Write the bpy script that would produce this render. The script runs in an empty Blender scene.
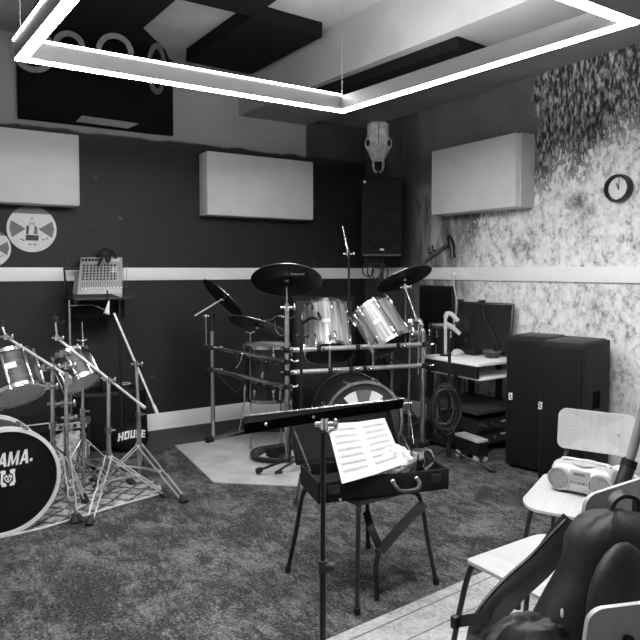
import bpy, bmesh, math, random
from mathutils import Matrix, Vector
random.seed(7)
C = bpy.context.scene.collection
PI = math.pi
# ------------------------------------------------------------------ camera
H = 1.45; F = 640.0; PX = 320.0; PY = 298.0
YAW = math.radians(32.6); PITCH = math.radians(2.5)
cam_data = bpy.data.cameras.new('camera'); cam = bpy.data.objects.new('camera', cam_data); C.objects.link(cam)
cam.location = (0, 0, H); cam.rotation_euler = (PI/2-PITCH, 0, -YAW)
cam_data.sensor_width = 36; cam_data.lens = 36; cam_data.shift_y = -22/640; cam_data.clip_start = 0.02
bpy.context.scene.camera = cam
FW = Vector((math.sin(YAW)*math.cos(PITCH), math.cos(YAW)*math.cos(PITCH), -math.sin(PITCH)))
RT = Vector((math.cos(YAW), -math.sin(YAW), 0))
UP = RT.cross(FW)
def at(x, y, d=None, z=None, X=None, Y=None):
    """a point of the room on the sight line of one measured image position, at depth d / height z / plane X or Y"""
    r = FW + RT*((x-PX)/F) + UP*((PY-y)/F)
    if z is not None: t = (z-H)/r.z
    elif X is not None: t = X/r.x
    elif Y is not None: t = Y/r.y
    else: t = d
    return Vector((0, 0, H)) + r*t
# ------------------------------------------------------------------ materials
def nt(name):
    m = bpy.data.materials.new(name); m.use_nodes = True
    n = m.node_tree.nodes; return m, n, m.node_tree.links, n['Principled BSDF']
def mat(name, g, rough=.5, metal=0.0, var=.0, scale=8.0, bump=0.0, stretch=None, g2=None, detail=4, spec=None):
    m, n, l, b = nt(name)
    b.inputs['Roughness'].default_value = rough; b.inputs['Metallic'].default_value = metal
    if spec is not None: b.inputs['Specular IOR Level'].default_value = spec
    tc = n.new('ShaderNodeTexCoord'); mp = n.new('ShaderNodeMapping'); l.new(tc.outputs['Object'], mp.inputs[0])
    if stretch: mp.inputs['Scale'].default_value = stretch
    no = n.new('ShaderNodeTexNoise'); no.inputs['Scale'].default_value = scale; no.inputs['Detail'].default_value = detail
    l.new(mp.outputs[0], no.inputs['Vector'])
    cr = n.new('ShaderNodeValToRGB')
    lo = g2 if g2 is not None else g*(1-var); hi = g if g2 is not None else min(1, g*(1+var))
    cr.color_ramp.elements[0].position = .35; cr.color_ramp.elements[1].position = .65
    cr.color_ramp.elements[0].color = (lo, lo, lo, 1); cr.color_ramp.elements[1].color = (hi, hi, hi, 1)
    l.new(no.outputs['Fac'], cr.inputs[0]); l.new(cr.outputs[0], b.inputs['Base Color'])
    if bump:
        bp = n.new('ShaderNodeBump'); bp.inputs['Strength'].default_value = bump; bp.inputs['Distance'].default_value = .01
        l.new(no.outputs['Fac'], bp.inputs['Height']); l.new(bp.outputs[0], b.inputs['Normal'])
    return m
def emit(name, s):
    m, n, l, b = nt(name)
    b.inputs['Base Color'].default_value = (.9, .9, .9, 1)
    b.inputs['Emission Color'].default_value = (1, 1, 1, 1); b.inputs['Emission Strength'].default_value = s
    return m
M = dict(
 white=mat('white_paint', .74, .55, var=.05, scale=5), rail=mat('rail_paint', .9, .4, var=.03, scale=3),
 panel=mat('panel_fabric', .66, .9, var=.05, scale=3), paneledge=mat('panel_edge', .42, .9, var=.08, scale=6),
 ceil=mat('ceiling_paint', .30, .9, var=.07, scale=3, g2=None), beam=mat('beam_paint', .24, .85, var=.08, scale=2.5),
 foam=mat('black_foam', .005, .95, var=.3, scale=60, bump=.3, spec=.1),
 chrome=mat('chrome', .72, .16, 1.0, var=.12, scale=20), chromed=mat('dull_chrome', .5, .24, .95, var=.2, scale=20),
 tube=mat('brushed_tube', .55, .27, .92, var=.2, scale=15), hoop=mat('hoop_metal', .62, .22, 1.0, var=.15, scale=30),
 black=mat('black_plastic', .010, .45, var=.2, scale=20), blackm=mat('black_metal', .008, .38, var=.2, scale=20),
 matte=mat('matte_black', .006, .75, var=.3, scale=20, spec=.25), rubber=mat('rubber', .007, .7, var=.2, scale=30),
 cym=mat('black_cymbal', .008, .33, 0.6, var=.4, scale=4, stretch=(1, 1, 6)), cyme=mat('cymbal_edge', .25, .3, .9, var=.2, scale=10),
 head=mat('white_head', .75, .5, var=.08, scale=6), bhead=mat('black_head', .004, .4, var=.4, scale=5, spec=.3),
 darkhead=mat('dark_head', .012, .4, var=.3, scale=5), greyhead=mat('grey_head', .045, .4, var=.25, scale=5),
 oyster=mat('striped_dark_wrap', .06, .42, 0, scale=14, stretch=(1, 1, 7), g2=.008, detail=8),
 grain=mat('streaked_silver_wrap', .50, .38, .25, scale=9, stretch=(4, 4, .22), g2=.09, detail=6),
 darkgrain=mat('dark_streaked_wrap', .026, .35, .2, scale=9, stretch=(5, 5, .35), g2=.012, detail=6),
 hoopw=mat('pale_hoop', .62, .4, var=.1, scale=6), fabric=mat('black_cloth', .006, .85, var=.4, scale=40, bump=.4, spec=.2),
 cloth=mat('backpack_nylon', .006, .62, var=.35, scale=30, bump=.25), clothl=mat('worn_nylon', .018, .6, var=.3, scale=12, bump=.2),
 ply=mat('pale_plywood', .45, .42, var=.06, scale=4, stretch=(12, 1, 1)), plyedge=mat('plywood_edge', .6, .5, var=.1, scale=30),
 paper=mat('paper', .54, .8, var=.03, scale=5), ink=mat('ink', .12, .8, var=.3, scale=30), inkl=mat('pale_ink', .40, .8, var=.2, scale=60),
 silver=mat('silver_plastic', .42, .38, .15, var=.05, scale=8), silverd=mat('grey_grille', .26, .5, .2, var=.2, scale=90),
 bone=mat('bone', .62, .7, var=.25, scale=14, bump=.3), boned=mat('bone_hollow', .02, .9, var=.2),
 dark=mat('dark_grey', .028, .5, var=.2, scale=8), mid=mat('mid_grey', .15, .5, var=.15, scale=8), light=mat('light_grey', .5, .5, var=.1, scale=8),
 letter=mat('pale_lettering', .75, .6, var=.05, scale=10), grille=mat('speaker_grille', .008, .7, 0, var=.35, scale=130, spec=.12),
 cabinet=mat('speaker_box', .016, .6, var=.3, scale=60, bump=.15, spec=.12), screen=mat('dark_screen', .008, .18, var=.1, scale=3),
 hull=mat('grey_lamp_housing', .16, .45, .3, var=.04, scale=4), board=mat('pale_hardboard', .42, .7, scale=5, g2=.30, detail=7),
 wood=mat('old_wood_handle', .10, .6, var=.3, scale=12, stretch=(1, 1, .2)), wrap=mat('crumpled_white', .85, .5, scale=30, g2=.35, bump=.6),
)
M['legrod'] = mat('bright_leg_rod', .62, .3, .75, var=.1, scale=20)
M['flatblack'] = mat('flat_black', .004, .95, spec=.04, var=.3, scale=40)
M['ringgrey'] = mat('grey_ring_paint', .085, .6, var=.2, scale=20)
M['rod'] = mat('bright_rod', .8, .4, .45, var=.1, scale=20)
M['uplit2'] = emit('mid_uplight', 125); M['uplit'] = emit('bright_uplight', 620); M['lit'] = emit('lit_diffuser', 112); M['strip'] = emit('lit_strip', 45)
def nodesmix(n, l, fac, a, b):
    mx = n.new('ShaderNodeMix'); mx.data_type = 'RGBA'
    if isinstance(fac, float): mx.inputs[0].default_value = fac
    else: l.new(fac, mx.inputs[0])
    for i, v in ((6, a), (7, b)):
        if isinstance(v, (float, int)): mx.inputs[i].default_value = (v, v, v, 1)
        else: l.new(v, mx.inputs[i])
    return mx.outputs[2]
class NG:
    """small node-graph writer"""
    def __init__(s, name):
        s.m, s.n, s.l, s.b = nt(name); g = s.n.new('ShaderNodeNewGeometry'); s.pos = g.outputs['Position']
        sp = s.n.new('ShaderNodeSeparateXYZ'); s.l.new(s.pos, sp.inputs[0]); s.x, s.y, s.z = sp.outputs
    def math(s, op, a, b=0.0, c=None):
        k = s.n.new('ShaderNodeMath'); k.operation = op
        for i, v in enumerate((a, b, c)):
            if v is None: continue
            if isinstance(v, (int, float)): k.inputs[i].default_value = v
            else: s.l.new(v, k.inputs[i])
        return k.outputs[0]
    def step(s, v, lo, hi):
        k = s.n.new('ShaderNodeMapRange'); k.interpolation_type = 'SMOOTHSTEP'; s.l.new(v, k.inputs[0])
        k.inputs[1].default_value = lo; k.inputs[2].default_value = hi; return k.outputs[0]
    def noise(s, scale, detail=4, stretch=(1, 1, 1), rot=(0, 0, 0), rough=.55, dist=0):
        mp = s.n.new('ShaderNodeMapping'); s.l.new(s.pos, mp.inputs[0]); mp.inputs['Scale'].default_value = stretch; mp.inputs['Rotation'].default_value = rot
        k = s.n.new('ShaderNodeTexNoise'); k.inputs['Scale'].default_value = scale; k.inputs['Detail'].default_value = detail
        k.inputs['Roughness'].default_value = rough; k.inputs['Distortion'].default_value = dist
        s.l.new(mp.outputs[0], k.inputs['Vector']); return k.outputs['Fac']
    def ramp(s, fac, *stops):
        k = s.n.new('ShaderNodeValToRGB'); s.l.new(fac, k.inputs[0]); e = k.color_ramp.elements
        while len(e) < len(stops): e.new(.5)
        for el, (p, v) in zip(e, stops): el.position = p; el.color = (v, v, v, 1)
        return k.outputs[0]
    def mix(s, f, a, b): return nodesmix(s.n, s.l, f, a, b)
    def done(s, col, rough=.7, bump=None, bs=.3, spec=.5):
        s.l.new(col, s.b.inputs['Base Color']); s.b.inputs['Roughness'].default_value = rough; s.b.inputs['Specular IOR Level'].default_value = spec
        if bump is not None:
            k = s.n.new('ShaderNodeBump'); k.inputs['Strength'].default_value = bs; k.inputs['Distance'].default_value = .02
            s.l.new(bump, k.inputs['Height']); s.l.new(k.outputs[0], s.b.inputs['Normal'])
        return s.m
def m_backwall():
    g = NG('back_wall_paint')
    edge = g.math('ADD', g.z, g.math('MULTIPLY', g.math('SUBTRACT', g.noise(3.5, 5), .5), .10))
    up = g.step(edge, 2.60, 2.625)
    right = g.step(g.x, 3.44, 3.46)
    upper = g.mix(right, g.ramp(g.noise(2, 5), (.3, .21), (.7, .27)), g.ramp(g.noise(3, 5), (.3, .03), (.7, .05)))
    spots = g.step(g.noise(8, 4), .705, .72)
    low = g.mix(spots, g.ramp(g.noise(2.2, 6), (.3, .008), (.7, .013)), .06)
    return g.done(g.mix(up, low, upper), .62, g.noise(25, 3), .12)
def m_rightwall():
    g = NG('right_wall_peeling_paint')
    n1 = g.noise(18, 10, (1, 1, .8), rough=.74); n2 = g.noise(2.2, 4)
    base = g.ramp(n1, (.33, .14), (.41, .46), (.47, .70), (.60, .88))
    base = g.mix(g.step(n2, .56, .74), base, g.ramp(n1, (.38, .07), (.50, .26), (.62, .66)))
    fl = g.noise(26, 7, (1, 1.4, .55), (.55, 0, 0), rough=.65, dist=.15)
    flecks = g.ramp(fl, (.42, .006), (.48, .06), (.54, .20), (.64, .48))
    wob = g.math('MULTIPLY', g.math('SUBTRACT', g.noise(2.6, 5), .5), .9)
    zz = g.math('ADD', g.z, wob)
    reg = g.math('ADD', zz, g.math('MULTIPLY', g.math('SUBTRACT', g.y, 2.9), .35))
    up = g.step(g.math('ADD', reg, g.math('MULTIPLY', g.math('SUBTRACT', fl, .5), 1.2)), 2.22, 2.36)
    base = g.mix(up, base, flecks)
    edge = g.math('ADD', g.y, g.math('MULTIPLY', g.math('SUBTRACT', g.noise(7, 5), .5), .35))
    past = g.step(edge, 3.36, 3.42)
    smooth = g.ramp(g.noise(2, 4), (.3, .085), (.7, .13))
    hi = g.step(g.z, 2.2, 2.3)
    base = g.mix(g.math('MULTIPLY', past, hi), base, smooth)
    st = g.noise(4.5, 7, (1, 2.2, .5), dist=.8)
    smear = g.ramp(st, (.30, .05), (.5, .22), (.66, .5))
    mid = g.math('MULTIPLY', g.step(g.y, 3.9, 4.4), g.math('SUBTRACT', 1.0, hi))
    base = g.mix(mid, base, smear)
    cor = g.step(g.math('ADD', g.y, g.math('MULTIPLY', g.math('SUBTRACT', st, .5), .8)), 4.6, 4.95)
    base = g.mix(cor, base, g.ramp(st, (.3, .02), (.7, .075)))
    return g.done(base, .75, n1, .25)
def m_floor():
    g = NG('worn_dark_carpet')
    f = g.noise(70, 5, rough=.7); a = g.noise(1.5, 6, rough=.62, dist=.4); b = g.noise(7, 6, rough=.7)
    f = g.noise(80, 6, rough=.75); c = g.noise(24, 9, (1, .45, 1), (0, 0, .7), rough=.80, dist=.9); d = g.noise(2.6, 5, rough=.65, dist=.5)
    base = g.ramp(f, (.34, .006), (.50, .022), (.60, .075), (.68, .26))
    worn = g.ramp(f, (.34, .06), (.50, .13), (.60, .24), (.68, .46))
    w = g.math('ADD', g.math('ADD', g.math('MULTIPLY', d, .30), g.math('MULTIPLY', b, .2)), g.math('MULTIPLY', c, .50))
    base = g.mix(g.step(w, .45, .59), base, worn)
    bare = g.math('MULTIPLY', g.step(g.y, 5.0, 5.04), 1.0)
    base = g.mix(bare, base, .06)
    return g.done(base, .9, f, .5, .2)
def m_rug():
    g = NG('pale_rug_weave')
    f = g.noise(60, 4, rough=.7); b = g.noise(5, 6, rough=.7)
    base = g.ramp(g.math('ADD', g.math('MULTIPLY', f, .5), g.math('MULTIPLY', b, .5)), (.36, .20), (.5, .40), (.62, .52))
    return g.done(base, .9, f, .4, .2)
def m_lattice():
    g = NG('lattice_rug_weave')
    u = g.math('ADD', g.x, g.y); v = g.math('SUBTRACT', g.x, g.y)
    fu = g.math('PINGPONG', u, .075); fv = g.math('PINGPONG', v, .075)
    ln = g.math('MINIMUM', fu, fv); b = g.noise(18, 6, rough=.7)
    pat = g.step(g.math('ADD', ln, g.math('MULTIPLY', b, .05)), .028, .052)
    base = g.mix(pat, g.ramp(b, (.3, .02), (.7, .10)), g.ramp(b, (.35, .10), (.65, .50)))
    return g.done(base, .9, b, .3, .2)
def m_musichead():
    return mat('clear_head', .05, .3)
# ------------------------------------------------------------------ mesh builder
def frame(z, x=None):
    z = Vector(z).normalized(); h = Vector(x) if x is not None else (Vector((1, 0, 0)) if abs(z.x) < .9 else Vector((0, 1, 0)))
    y = z.cross(h).normalized(); x = y.cross(z)
    return Matrix((x, y, z)).transposed()
def mtx(o, z=(0, 0, 1), x=None):
    return Matrix.Translation(Vector(o)) @ frame(z, x).to_4x4()
def rz(o, a): return Matrix.Translation(Vector(o)) @ Matrix.Rotation(a, 4, 'Z')
class MB:
    def __init__(s): s.v = []; s.f = []
    def add(s, vs, fs, m=None):
        k = len(s.v); s.v += [(m @ Vector(p)) if m is not None else Vector(p) for p in vs]; s.f += [tuple(i+k for i in f) for f in fs]; return s
    def box(s, c, d, m=None):
        x, y, z = (a/2 for a in d); c = Vector(c)
        vs = [c+Vector((i*x, j*y, k*z)) for i in (-1, 1) for j in (-1, 1) for k in (-1, 1)]
        return s.add(vs, [(0, 1, 3, 2), (4, 6, 7, 5), (0, 4, 5, 1), (2, 3, 7, 6), (0, 2, 6, 4), (1, 5, 7, 3)], m)
    def rbox(s, c, d, r=.01, seg=3, m=None):
        b = bmesh.new(); bmesh.ops.create_cube(b, size=1)
        for v in b.verts: v.co = Vector((v.co.x*d[0]+c[0], v.co.y*d[1]+c[1], v.co.z*d[2]+c[2]))
        bmesh.ops.bevel(b, geom=b.edges[:], offset=min(r, min(d)*.49), segments=seg, profile=.5, affect='EDGES')
        b.verts.index_update(); s.add([v.co.copy() for v in b.verts], [[v.index for v in f.verts] for f in b.faces], m); b.free(); return s
    def tube(s, pts, r, seg=8, m=None, closed=False):
        pts = [Vector(p) for p in pts]; n = len(pts); rs = r if isinstance(r, (list, tuple)) else [r]*n
        vs = []; fs = []; nrm = None
        for i, p in enumerate(pts):
            if closed: t = pts[(i+1) % n]-pts[i-1]
            else: t = pts[min(i+1, n-1)]-pts[max(i-1, 0)]
            t = t.normalized() if t.length > 1e-9 else Vector((0, 0, 1))
            if nrm is None: nrm = Vector((0, 0, 1)) if abs(t.z) < .9 else Vector((1, 0, 0))
            nrm = nrm-t*nrm.dot(t)
            nrm = nrm.normalized() if nrm.length > 1e-6 else t.orthogonal().normalized()
            bn = t.cross(nrm)
            vs += [p+(nrm*math.cos(2*PI*k/seg)+bn*math.sin(2*PI*k/seg))*rs[i] for k in range(seg)]
        for i in range(n if closed else n-1):
            j = (i+1) % n
            fs += [(i*seg+k, i*seg+(k+1) % seg, j*seg+(k+1) % seg, j*seg+k) for k in range(seg)]
        if not closed: fs += [tuple(range(seg))[::-1], tuple(range((n-1)*seg, n*seg))]
        return s.add(vs, fs, m)
    def lathe(s, prof, m=None, seg=32):
        vs = []; fs = []; n = len(prof)
        for k in range(seg):
            a = 2*PI*k/seg; vs += [(r*math.cos(a), r*math.sin(a), z) for r, z in prof]
        for k in range(seg):
            j = (k+1) % seg; fs += [(k*n+i, j*n+i, j*n+i+1, k*n+i+1) for i in range(n-1)]
        if prof[0][0] > 1e-6: fs.append(tuple(k*n for k in range(seg))[::-1])
        if prof[-1][0] > 1e-6: fs.append(tuple(k*n+n-1 for k in range(seg)))
        return s.add(vs, fs, m)
    def ring(s, ri, ro, z0, z1, m=None, seg=40):
        vs = []; fs = []
        for k in range(seg):
            a = 2*PI*k/seg; c, q = math.cos(a), math.sin(a)
            vs += [(ri*c, ri*q, z0), (ro*c, ro*q, z0), (ro*c, ro*q, z1), (ri*c, ri*q, z1)]
        for k in range(seg):
            j = (k+1) % seg
            fs += [(k*4+i, j*4+i, j*4+(i+1) % 4, k*4+(i+1) % 4) for i in range(4)]
        return s.add(vs, fs, m)
    def cyl(s, p0, p1, r0, r1=None, seg=16, m=None):
        return s.tube([p0, p1], [r0, r0 if r1 is None else r1], seg, m)
    def prism(s, poly, z0, z1, m=None):
        n = len(poly); vs = [(x, y, z0) for x, y in poly]+[(x, y, z1) for x, y in poly]
        return s.add(vs, [tuple(range(n))[::-1], tuple(range(n, 2*n))]+[(i, (i+1) % n, n+(i+1) % n, n+i) for i in range(n)], m)
    def hexa(s, b, t, m=None):
        return s.add(list(b)+list(t), [(3, 2, 1, 0), (4, 5, 6, 7)]+[(i, (i+1) % 4, 4+(i+1) % 4, 4+i) for i in range(4)], m)
    def grid(s, fn, nu, nv, th=.004, m=None):
        """a sheet with thickness: fn(u,v) -> point"""
        P = [[Vector(fn(i/nu, j/nv)) for j in range(nv+1)] for i in range(nu+1)]; vs = []; fs = []
        for i in range(nu+1):
            for j in range(nv+1):
                a = P[min(i+1, nu)][j]-P[max(i-1, 0)][j]; b = P[i][min(j+1, nv)]-P[i][max(j-1, 0)]
                nn = a.cross(b); nn = nn.normalized() if nn.length > 1e-9 else Vector((0, 0, 1))
                vs += [P[i][j]+nn*th/2, P[i][j]-nn*th/2]
        q = lambda i, j, k: (i*(nv+1)+j)*2+k
        for i in range(nu):
            for j in range(nv):
                fs += [(q(i, j, 0), q(i+1, j, 0), q(i+1, j+1, 0), q(i, j+1, 0)), (q(i, j, 1), q(i, j+1, 1), q(i+1, j+1, 1), q(i+1, j, 1))]
        for i in range(nu):
            fs += [(q(i, 0, 0), q(i, 0, 1), q(i+1, 0, 1), q(i+1, 0, 0)), (q(i, nv, 0), q(i+1, nv, 0), q(i+1, nv, 1), q(i, nv, 1))]
        for j in range(nv):
            fs += [(q(0, j, 0), q(0, j+1, 0), q(0, j+1, 1), q(0, j, 1)), (q(nu, j, 0), q(nu, j, 1), q(nu, j+1, 1), q(nu, j+1, 0))]
        return s.add(vs, fs, m)
    def blob(s, c, r, m=None, seg=20, rings=12, fn=None):
        vs = []; fs = []
        for i in range(rings+1):
            t = PI*i/rings
            for k in range(seg):
                a = 2*PI*k/seg; d = Vector((math.sin(t)*math.cos(a), math.sin(t)*math.sin(a), math.cos(t)))
                q = fn(d) if fn else 1.0
                vs.append(Vector(c)+Vector((d.x*r[0], d.y*r[1], d.z*r[2]))*q)
        for i in range(rings):
            fs += [(i*seg+k, (i+1)*seg+k, (i+1)*seg+(k+1) % seg, i*seg+(k+1) % seg) for k in range(seg)]
        return s.add(vs, fs, m)
    def mesh(s, name, material, inv=None, ang=35):
        me = bpy.data.meshes.new(name)
        me.from_pydata([(inv @ p) if inv is not None else p for p in s.v], [], s.f); me.validate()
        b = bmesh.new(); b.from_mesh(me); bmesh.ops.remove_doubles(b, verts=b.verts, dist=1e-5); bmesh.ops.recalc_face_normals(b, faces=b.faces); b.to_mesh(me); b.free()
        me.materials.append(material)
        for p in me.polygons: p.use_smooth = True
        me.set_sharp_from_angle(angle=math.radians(ang)); return me
def struct(name, mb, material):
    o = bpy.data.objects.new(name, mb.mesh(name, material)); C.objects.link(o); o['kind'] = 'structure'; return o
class Thing:
    """an Empty at the thing's base that parents its parts; geometry given in room coordinates unless local=True"""
    def __init__(s, name, label, cat, loc, rot=0.0, group=None, local=False):
        s.o = bpy.data.objects.new(name, None); s.o.empty_display_size = .05; C.objects.link(s.o)
        s.o.location = loc; s.o.rotation_euler = (0, 0, rot); s.o['label'] = label; s.o['category'] = cat
        if group: s.o['group'] = group
        s.inv = None if local else (Matrix.Translation(Vector(loc)) @ Matrix.Rotation(rot, 4, 'Z')).inverted()
    def p(s, name, mb, material, parent=None, label=None, ang=35, basis=None):
        o = bpy.data.objects.new(name, mb.mesh(name, M[material] if isinstance(material, str) else material, s.inv if basis is None else None, ang))
        C.objects.link(o); o.parent = parent or s.o
        if basis is not None: o.matrix_local = (s.inv @ basis) if s.inv is not None else basis
        if label: o['label'] = label
        return o
def solo(name, label, cat, mb, material, loc, group=None):
    inv = Matrix.Translation(-Vector(loc))
    o = bpy.data.objects.new(name, mb.mesh(name, M[material] if isinstance(material, str) else material, inv)); C.objects.link(o)
    o.location = loc; o['label'] = label; o['category'] = cat
    if group: o['group'] = group
    return o
def bez(pts, n=24):
    """smooth Catmull-Rom curve through points"""
    P = [Vector(p) for p in pts]; P = [P[0]*2-P[1]]+P+[P[-1]*2-P[-2]]; out = []
    k = len(P)-3
    for i in range(k):
        a, b, c, d = P[i:i+4]
        for j in range(max(2, n//k)):
            t = j/max(2, n//k)
            out.append(.5*((2*b)+(c-a)*t+(2*a-5*b+4*c-d)*t*t+(3*b-a-3*c+d)*t**3))
    out.append(P[-2]); return out
# ------------------------------------------------------------------ room
XR = 4.2; YB = 5.66; XL = -1.6; YF = -3.0; ZC = 3.33
struct('floor', MB().box(((XL+XR)/2, (YB+YF)/2, -.05), (XR-XL+.4, YB-YF+.4, .1)), m_floor())
struct('wall_back', MB().box(((XL+XR)/2, YB+.05, 1.7), (XR-XL+.4, .1, 3.5)), m_backwall())
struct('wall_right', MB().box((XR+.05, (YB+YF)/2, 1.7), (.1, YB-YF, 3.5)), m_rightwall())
struct('wall_left', MB().box((XL-.05, (YB+YF)/2, 1.7), (.1, YB-YF, 3.5)), M['white'])
struct('wall_front', MB().box(((XL+XR)/2, YF-.05, 1.7), (XR-XL+.4, .1, 3.5)), M['white'])
struct('ceiling', MB().box(((XL+XR)/2, (YB+YF)/2, ZC+.05), (XR-XL+.4, YB-YF+.4, .1)), M['ceil'])
# deep ceiling beam running towards the back wall, and the lower ceiling between it and the right wall
struct('ceiling_beam', MB().hexa([(2.69, YB, 2.93), (2.98, 1.0, 2.93), (3.72, 1.0, 2.93), (3.45, YB, 2.93)], [(2.69, YB, ZC), (2.98, 1.0, ZC), (3.72, 1.0, ZC), (3.45, YB, ZC)]), M['beam'])
struct('ceiling_soffit', MB().hexa([(3.45, YB, 2.99), (3.72, 1.0, 2.99), (XR, 1.0, 2.99), (XR, YB, 2.99)], [(3.45, YB, ZC), (3.72, 1.0, ZC), (XR, 1.0, ZC), (XR, YB, ZC)]), M['beam'])
def rail(name, b):
    return struct(name, b, M['rail'])
rail('trim_1', MB().rbox(((XL+XR)/2, YB-.011, 1.415), (XR-XL, .022, .112), .004, 2))
rail('trim_2', MB().rbox((XR-.011, (YB-.022+YF)/2, 1.417), (.022, YB-.022-YF, .114), .004, 2))
struct('baseboard_back', MB().rbox(((XL+XR)/2, YB-.009, .075), (XR-XL, .018, .15), .004, 2).box(((XL+XR)/2, YB-.011, .012), (XR-XL, .022, .024)), M['rail'])
struct('baseboard_right', MB().rbox((XR-.009, (YB-.018+YF)/2, .075), (.018, YB-.018-YF, .15), .004, 2), M['rail'])
# ------------------------------------------------------------------ pendant lamps
def lamp(name, label, q, zb=2.45, h=.085, w=.050, protr=True):
    q = [Vector((x, y, 0)) for x, y in q]; cen = sum(q, Vector())/4
    def off(d):
        out = []
        for i in range(4):
            a = (q[i]-q[i-1]).normalized(); b = (q[(i+1) % 4]-q[i]).normalized()
            na = Vector((-a.y, a.x, 0)); nb = Vector((-b.y, b.x, 0))
            if na.dot(cen-q[i]) < 0: na = -na
            if nb.dot(cen-q[i]) < 0: nb = -nb
            k = (na+nb); out.append(q[i]+k*(d/(1+na.dot(nb))))
        return out
    def rings(mb, i, o, z0, z1):
        I = off(i); O = off(o)
        for k in range(4):
            j = (k+1) % 4
            mb.hexa([p+Vector((0, 0, z0)) for p in (O[k], O[j], I[j], I[k])], [p+Vector((0, 0, z1)) for p in (O[k], O[j], I[j], I[k])])
        return mb
    t = Thing(name, label, 'ceiling light', (cen.x, cen.y, zb))
    t.p('housing', rings(MB(), w/2, -w/2, zb, zb+h), 'hull')
    t.p('lower_diffuser', rings(MB(), w/2-.003, -w/2+.003, zb-.006, zb-.0005), 'lit')
    I = off(w/2-.006); O = off(-w/2-.0035); I2 = off(w/2+.0035); top = MB()
    for k, mode in ((0, 'o'), (1, 'i')):
        j = (k+1) % 4
        a, b = {'o': (I, O), 'i': (I2, off(-w/2+.006)), 'n': (I, off(-w/2+.006))}[mode]
        top.hexa([p+Vector((0, 0, zb+h+.0005)) for p in (b[k], b[j], a[j], a[k])], [p+Vector((0, 0, zb+h+.010)) for p in (b[k], b[j], a[j], a[k])])
    t.p('upper_light_strip', top, 'strip')
    up2 = MB(); I = off(w/2-.012); O = off(-w/2+.012)
    up3 = MB()
    for k in (2, 3):
        j = (k+1) % 4; (up2 if k == 2 else up3).hexa([p+Vector((0, 0, zb+h+.0005)) for p in (O[k], O[j], I[j], I[k])], [p+Vector((0, 0, zb+h+.003)) for p in (O[k], O[j], I[j], I[k])])
    t.p('upper_diffuser', up2, 'uplit2'); t.p('upper_diffuser', up3, 'uplit')
    for k in range(4):
        ztop = ZC if q[k].x < 2.2 else (2.93 if 2.3 < q[k].x and q[k].y > 5 else ZC)
        t.p('suspension_wire', MB().cyl(q[k]+Vector((0, 0, zb+h)), q[k]+Vector((0, 0, ztop)), .0015, seg=6), 'mid')
    return t
LA = at(342, 111, z=2.45); LB = at(21, 58.5, z=2.45); LCc = at(632, 22, z=2.45); LBL = at(70.5, 0, z=2.45)
dl = (LBL-LB).normalized(); LD = LB+dl*1.84
lamp('pendant_lamp', 'large square LED pendant frame hanging above the drum kits', [(LD.x, LD.y), (LB.x, LB.y), (LA.x, LA.y), (LCc.x, LCc.y)])
# ------------------------------------------------------------------ acoustic panels
def wallpanel(label, c, d, group='white acoustic wall panels'):
    t = Thing('sound_absorber', label, 'acoustic panel', c, group=group)
    x = c[1] < 5
    t.p('fabric_face', MB().rbox((c[0], c[1], c[2]), d, .012, 2), 'panel')
    return t
YP = YB-.20
pr, pb = at(79, 135, Y=YP), at(79, 206, Y=YP)
wallpanel('white acoustic panel above the two round wall prints', (pr.x-.6, YB-.101, (pr.z+pb.z)/2), (1.2, .198, pr.z-pb.z))
pl, pr, pb = at(207, 149.5, Y=YP), at(313.5, 163, Y=YP), at(313.5, 220, Y=YP)
wallpanel('white acoustic panel in the middle of the dark back wall', ((pl.x+pr.x)/2, YB-.101, (pr.z+pb.z)/2+.005), (pr.x-pl.x, .198, pr.z-pb.z+.01))
p3 = Thing('sound_absorber', 'deep white acoustic panel on the peeling right wall left of the clock', 'acoustic panel', (XR-.06, 4.0, 2.23), group='white acoustic wall panels')
A1 = at(431.5, 156, X=XR-.20); A2 = at(516, 133, X=XR-.20); A3 = at(516, 206, X=XR-.20); A4 = at(431.5, 216.5, X=XR-.20)
y0, y1 = A2.y, A1.y
p3.p('fabric_face', MB().rbox((XR-.101, (y0+y1)/2, 2.235), (.198, y1-y0, .575), .01, 2), 'panel')
p3.p('wooden_edge', MB().box((XR-.08, y0-.011, 2.235), (.156, .02, .575)), 'light')
# dark acoustic boards
fb = Thing('acoustic_board', 'black acoustic board high on back wall with pale sticker', 'acoustic panel', (1.385, YB-.03, 2.66), group='black acoustic boards')
fb.p('board', MB().rbox((1.385, YB-.032, 2.993), (1.27, .06, .67), .006, 2), 'foam')
a, b, c, d = (at(x, y, Y=YB-.068) for x, y in ((82, 116), (121, 119.5), (138, 123.5), (75, 121)))
k = [at(*p, Y=YB-.066) for p in ((82, 115.5), (139, 123.5), (128, 128.5), (76, 121.5))]
fb.p('sticker', MB().hexa([v for v in k], [v+Vector((0, .004, 0)) for v in k]), 'mid', label='pale grey slanted sticker')
def ceilboard(label, q, z0, z1):
    q = [Vector((x, y, 0)) for x, y in q]; cen = sum(q, Vector())/4
    mb = MB().hexa([v+Vector((0, 0, z0)) for v in q], [v+Vector((0, 0, z1)) for v in q])
    return solo('acoustic_board', label, 'acoustic panel', mb, 'foam', (cen.x, cen.y, z0), 'black acoustic boards')
ceilboard('black acoustic board on the ceiling nearest the pale beam', [(2.06, 4.12), (2.68, 4.16), (2.64, 5.29), (2.02, 5.27)], 3.22, ZC)
kq = at(166, 63, z=3.22)
solo('acoustic_board', 'black acoustic board on the ceiling above the left lamp corner', 'acoustic panel', MB().prism([(.86, 3.5), (1.54, 3.5), (1.47, 4.88), (kq.x, kq.y), (1.98, YB-.07), (.76, YB-.07)], 3.22, ZC-.001), 'foam', (1.2, 4.5, 3.22), 'black acoustic boards')
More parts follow.
